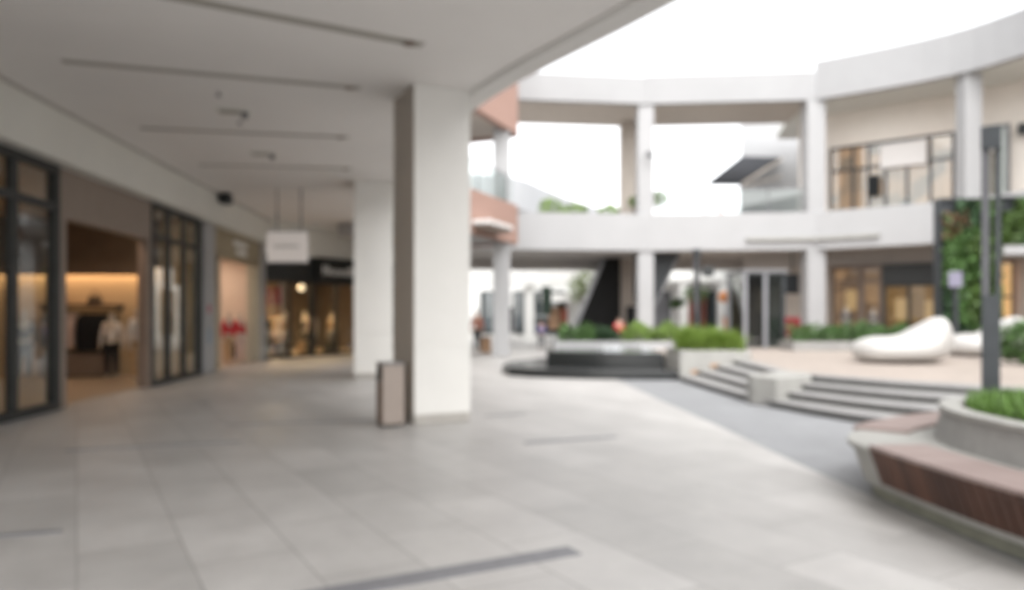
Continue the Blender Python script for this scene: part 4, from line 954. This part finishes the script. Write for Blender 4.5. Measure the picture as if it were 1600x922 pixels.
# ================================================================== BEAN BAGS
def beanbag():
    t = thing('beanbag', 'large white beanbag lounger on the terrace with its high back to the right', 'beanbag', (0,0,0), 0, 'white beanbag loungers')
    prof = [(0,.30,.06,.2),(.04,.39,.30,.13),(.18,.50,.54,.05),(.5,.575,.72,.02),(.85,.58,.77,.02),(1.15,.63,.75,.02),(1.45,.79,.68,.03),(1.7,.95,.52,.05),(1.82,.995,.42,.08),(1.92,.93,.36,.12),(2.0,.68,.28,.2),(2.03,.45,.1,.3)]
    n = 24; vs = []; fs_ = []
    prof = spline(prof, 3)
    for (x, zt, w, zb) in prof:
        for k in range(n):
            a = 2*math.pi*k/n; c, s_ = math.cos(a), math.sin(a)
            sx = math.copysign(abs(c)**.75, c); sz = math.copysign(abs(s_)**.8, s_)
            zz = (zt+zb)/2+sz*(zt-zb)/2
            vs.append((x-1, sx*w, max(.012+.008*abs(c), zz)))
    m_ = len(prof)
    for i in range(m_-1):
        for k in range(n): fs_.append((i*n+k,i*n+(k+1)%n,(i+1)*n+(k+1)%n,(i+1)*n+k))
    fs_ += [tuple(range(n-1,-1,-1)), tuple(range((m_-1)*n,m_*n))]
    at(t).add(vs, fs_).build('cushion', M['bean'], t, smooth=True)
    sm = at(t)
    for sy in (1, 0): sm.tube([(vs[i*n+(0 if sy else n//2)][0]*1.003, vs[i*n+(0 if sy else n//2)][1]*1.004, vs[i*n][2]) for i in range(1,m_-1)], .012, 6)
    sm.build('piping', M['seam'], t, smooth=True)
    return t
b1 = beanbag(); b1.location = (8.48,16.1,.46); b1.rotation_euler = (0,0,R(3))
dup(b1, (11.95,18.6,.46), R(12), 'white beanbag lounger farther back, partly behind the dark lamp post')

# ================================================================== GREEN WALLS
def green_wall(label, x0, x1, y, z0, z1, n, red):
    t = thing('green_wall', label, 'green wall', ((x0+x1)/2,y,z0), 0, 'green walls by the gallery')
    f = MB(); f.box(x0,y+.05,z0,x1,y+.3,z1); f.build('backing_panel', M['dkgrey'], t, bevel=.01)
    f = MB(); f.box(x0-.06,y-.05,z0,x0,y+.3,z1+.06).box(x1,y-.05,z0,x1+.06,y+.3,z1+.06).box(x0,y-.05,z1,x1,y+.3,z1+.06); f.build('frame', M['dkgrey'], t)
    a = MB(); b = MB(); c = MB(); d = MB()
    for _ in range(n):
        x = random.uniform(x0,x1); z = random.uniform(z0,z1)
        if x < x0+.4 and z > z1-.4: continue
        v = noise.noise(Vector((x*.9,z*.9,1.7))); w = noise.noise(Vector((x*.8+9,z*.8,5.1)))
        tgt = d if (red and z > z1-1.1 and z < z1-.3 and w > -.1 and x < x0+.7 and random.random() < .6) else a if v > .12 else c if v < -.14 else b
        leaf_cloud(tgt, lambda: (x, y+random.uniform(-.22,.05)-.12*v, z), 1, .11)
    a.build('bright_leaves', M['leaf4'], t); b.build('leaves', M['leaf'], t); c.build('dark_leaves', M['leaf3'], t)
    if d.v: d.build('russet_leaves', M['leafred'], t)
    return t
green_wall('tall green wall panel with a russet patch, left of the dark lamp post', 12.2, 13.75, 21.0, .46, 4.75, 5200, True)
green_wall('short green wall panel above a white ledge right of the dark lamp post', 13.85, 15.8, 21.0, 3.5, 4.8, 2600, False)
wlg = thing('white_ledge', 'white ledge carrying the short green wall on slim posts', 'ledge', (14.8,21,0))
MB().box(13.8,20.75,3.2,15.9,21.4,3.44).build('beam', M['white'], wlg, bevel=.01)
for x in (15.7,): MB().box(x,20.9,.46,x+.2,21.2,3.2).build('post', M['white'], wlg)
sgp = thing('sign_post', 'thin grey post with a small lilac sign before the green wall', 'sign post', (11.4,19.2,.46))
MB().box(11.47,19.15,.46,11.57,19.25,2.25).build('post', M['dkgrey'], sgp)
MB().box(11.30,19.1,2.22,11.64,19.16,2.62).build('sign_panel', M['lilac'], sgp, bevel=.01)
MB().box(11.40,19.0,.46,11.64,19.4,.5).build('base', M['dkgrey'], sgp)

# ================================================================== LAMP POSTS
def lamp_post():
    t = thing('lamp_post', 'dark twin stemmed lamp post rising from the planter bench', 'lamp post', (0,0,0), 0, 'twin stemmed lamp posts')
    at(t).box(-.09,-.07,0,.085,.07,1.02).build('sleeve', M['dkgrey'], t, bevel=.008)
    at(t).box(-.09,-.05,1.02,-.015,.05,2.36).build('stem', M['stem'], t, bevel=.005)
    at(t).box(.035,-.03,1.02,.09,.03,2.36).build('stem', M['dkgrey'], t, bevel=.005)
    at(t).box(-.095,-.09,2.36,.095,.09,2.575).build('lamp_head', M['dkgrey'], t, bevel=.008)
    at(t).box(-.014,-.065,2.35,.034,.065,2.359).build('diffuser', M['signwhite'], t)
    return t
lp = lamp_post(); lp.location = (4.42,6.82,.66); lp.rotation_euler = (0,0,R(-33))
lp.scale = (.84,.84,1)
l2_ = dup(lp, (5.05,20.2,.46), R(20), 'lamp post on the terrace behind the bright ornamental grass')
l2_.scale = (.84,.84,1.1)
lsx = thing('post_speaker', 'black box speaker beside the stem of the lamp post on the terrace', 'speaker', (5.38,20.2,2.5))
MB().box(5.22,20.1,2.54,5.5,20.3,2.82).build('cabinet', M['dkgrey'], lsx, bevel=.015); MB().box(5.14,20.17,2.64,5.22,20.23,2.7).build('bracket', M['black'], lsx); MB().box(5.25,20.094,2.57,5.47,20.1,2.79).build('grille', M['black'], lsx)

# ================================================================== PLANTER BENCH
pb = thing('planter_bench', 'curved concrete planter bench with dark timber seats in the foreground', 'bench', (4.8,4.6,0))
OUT = spline([(2.84,6.25),(2.83,5.7),(2.87,5.0),(2.97,4.29),(3.2,3.4),(3.65,2.5),(4.4,1.8),(5.3,1.55),(6.3,2.1),(7.0,3.4),(7.2,5.0),(7.0,6.5),(6.3,7.6),(5.3,8.0),(4.4,7.75),(3.65,7.25),(3.12,6.75)],5,True)
def scale(p, k, c=(4.9,4.8)): return [(c[0]+(x-c[0])*k, c[1]+(y-c[1])*k) for x, y in p]
def inset(p, d):
    n = len(p); o = []
    for i in range(n):
        a, b = Vector(p[i-1]), Vector(p[(i+1)%n]); t = (b-a).normalized(); o.append((p[i][0]-t.y*d, p[i][1]+t.x*d))
    return o
ar = sum(OUT[i-1][0]*OUT[i][1]-OUT[i][0]*OUT[i-1][1] for i in range(len(OUT)))
if ar < 0: OUT.reverse()
base_in = inset(OUT,.16)
MB().prism(inset(OUT,.2),0,.11).build('footing', M['olive'], pb)
body = inset(OUT,.14)
MB().prism(body,.11,.40,inset(OUT,.045)).build('body', M['concrete'], pb)
MB().prism(inset(OUT,.005),.40,.449).build('rim', M['concrete'], pb, bevel=.012)
def u_of(p): return 800+1155*p[0]/p[1]
# front timber: edge points from the nose toward the camera; back timber: along the far side
def chain(cond):
    n = len(OUT); idx = [i for i in range(n) if cond(OUT[i])]
    # rotate to contiguous
    for k in range(len(idx)):
        if (idx[k]-1) % n not in idx: idx = idx[k:]+idx[:k]; break
    return [OUT[i] for i in idx]
def dense(pl, step):
    out = [pl[0]]; acc = 0
    for a, b in zip(pl, pl[1:]):
        l = math.hypot(b[0]-a[0], b[1]-a[1]); p = step-acc
        while p <= l: out.append((a[0]+(b[0]-a[0])*p/l, a[1]+(b[1]-a[1])*p/l)); p += step
        acc = l-(p-step)
    return out
def timber(pl, lab):
    seat = MB(); front = MB()
    pts_ = dense(pl, .095)
    for a, b in zip(pts_, pts_[1:]):
        t = Vector((b[0]-a[0], b[1]-a[1])); L_ = t.length; m = frame(a[0], a[1], t.x, t.y)
        seat.m = m; seat.box(.004,-.02,.451,L_-.004,.44,.478)
        front.m = m; front.hexa([(.007,.085,.17),(L_-.007,.085,.17),(L_-.007,.125,.17),(.007,.125,.17)],[(.007,-.018,.4505),(L_-.007,-.018,.4505),(L_-.007,.03,.4505),(.007,.03,.4505)])
    s_ = seat.build('seat', M['woodtop'], pb); f_ = front.build('seat_front', M['woodfront'], pb)
fr_ = chain(lambda p: p[1] < 5.92 and p[0] < 4.6)
timber(fr_, 'front')
bk_ = chain(lambda p: p[1] > 6.72)
timber(bk_, 'back')
# planter ring
IN = spline([(3.52,6.05),(3.46,5.3),(3.56,4.4),(3.95,3.4),(4.6,2.75),(5.4,2.6),(6.1,3.2),(6.4,4.6),(6.25,6.0),(5.6,7.0),(4.7,7.15),(3.9,6.75)],5,True)
if sum(IN[i-1][0]*IN[i][1]-IN[i][0]*IN[i-1][1] for i in range(len(IN))) < 0: IN.reverse()
topo = inset(IN,.06); 
n = len(IN)
MB().prism(IN,.4495,.69,topo).build('planter_wall', M['concrete2'], pb)
inn = inset(IN,.2); r_ = MB(); a_ = inset(IN,.035); r_.ring(a_+[a_[0]], inn+[inn[0]], .69, .735); r_.build('planter_rim', M['concrete'], pb, bevel=.008)
MB().prism(inset(IN,.201),.691,.70).build('soil', M['soil'], pb)
gr = MB(); gp = inset(IN,.24); blades(gr, poly_xy(gp), .70, 15000, .15, .07, .006)
tag(gr.build('grass', M['grass'], origin=(4.9,4.8,.70)), 'short green grass growing in the planter of the curved bench', 'grass', kind='stuff')

# ================================================================== SKY, SUN, CAMERA
world = bpy.data.worlds.new('World'); scene.world = world; world.use_nodes = True
nt = world.node_tree; bg_ = nt.nodes['Background']; sky = nt.nodes.new('ShaderNodeTexSky'); sky.sky_type = 'NISHITA'; sky.sun_disc = False
SUN = Vector((.1,-.995,0)).normalized()*math.cos(R(52)) + Vector((0,0,math.sin(R(52))))
sky.sun_elevation = R(52); sky.sun_rotation = math.atan2(SUN.x, SUN.y)
sky.air_density = 1.0; sky.dust_density = 2.0; sky.ozone_density = 1.0
hsv = nt.nodes.new('ShaderNodeHueSaturation'); hsv.inputs['Saturation'].default_value = .08; hsv.inputs['Value'].default_value = 1.2
nt.links.new(sky.outputs[0], hsv.inputs['Color']); nt.links.new(hsv.outputs[0], bg_.inputs[0]); bg_.inputs[1].default_value = .15
sl = bpy.data.lights.new('sun', 'SUN'); sl.energy = 1.0; sl.angle = R(120); sl.color = (1,.95,.88)
so = bpy.data.objects.new('sun', sl); col.objects.link(so); so.rotation_euler = SUN.to_track_quat('Z','Y').to_euler()

cam = bpy.data.cameras.new('camera'); co = bpy.data.objects.new('camera', cam); col.objects.link(co)
co.location = (0,0,1.5); co.rotation_euler = (R(90),0,0)
cam.sensor_width = 36; cam.lens = 1155/1600*36; cam.shift_y = 31/1600; cam.clip_end = 1000; cam.clip_start = .05
cam.dof.use_dof = True; cam.dof.focus_distance = .4; cam.dof.aperture_fstop = 5.6
scene.camera = co
vs_ = scene.view_settings; vs_.view_transform = 'Standard'; vs_.look = 'None'; vs_.exposure = 1.41; vs_.gamma = 1; vs_.use_curve_mapping = False
cy = scene.cycles
try:
    cy.use_denoising = True; cy.denoiser = 'OPENIMAGEDENOISE'
except Exception: pass
cy.max_bounces = 10; cy.diffuse_bounces = 6; cy.transparent_max_bounces = 12; cy.sample_clamp_indirect = 6; cy.caustics_reflective = False; cy.caustics_refractive = False
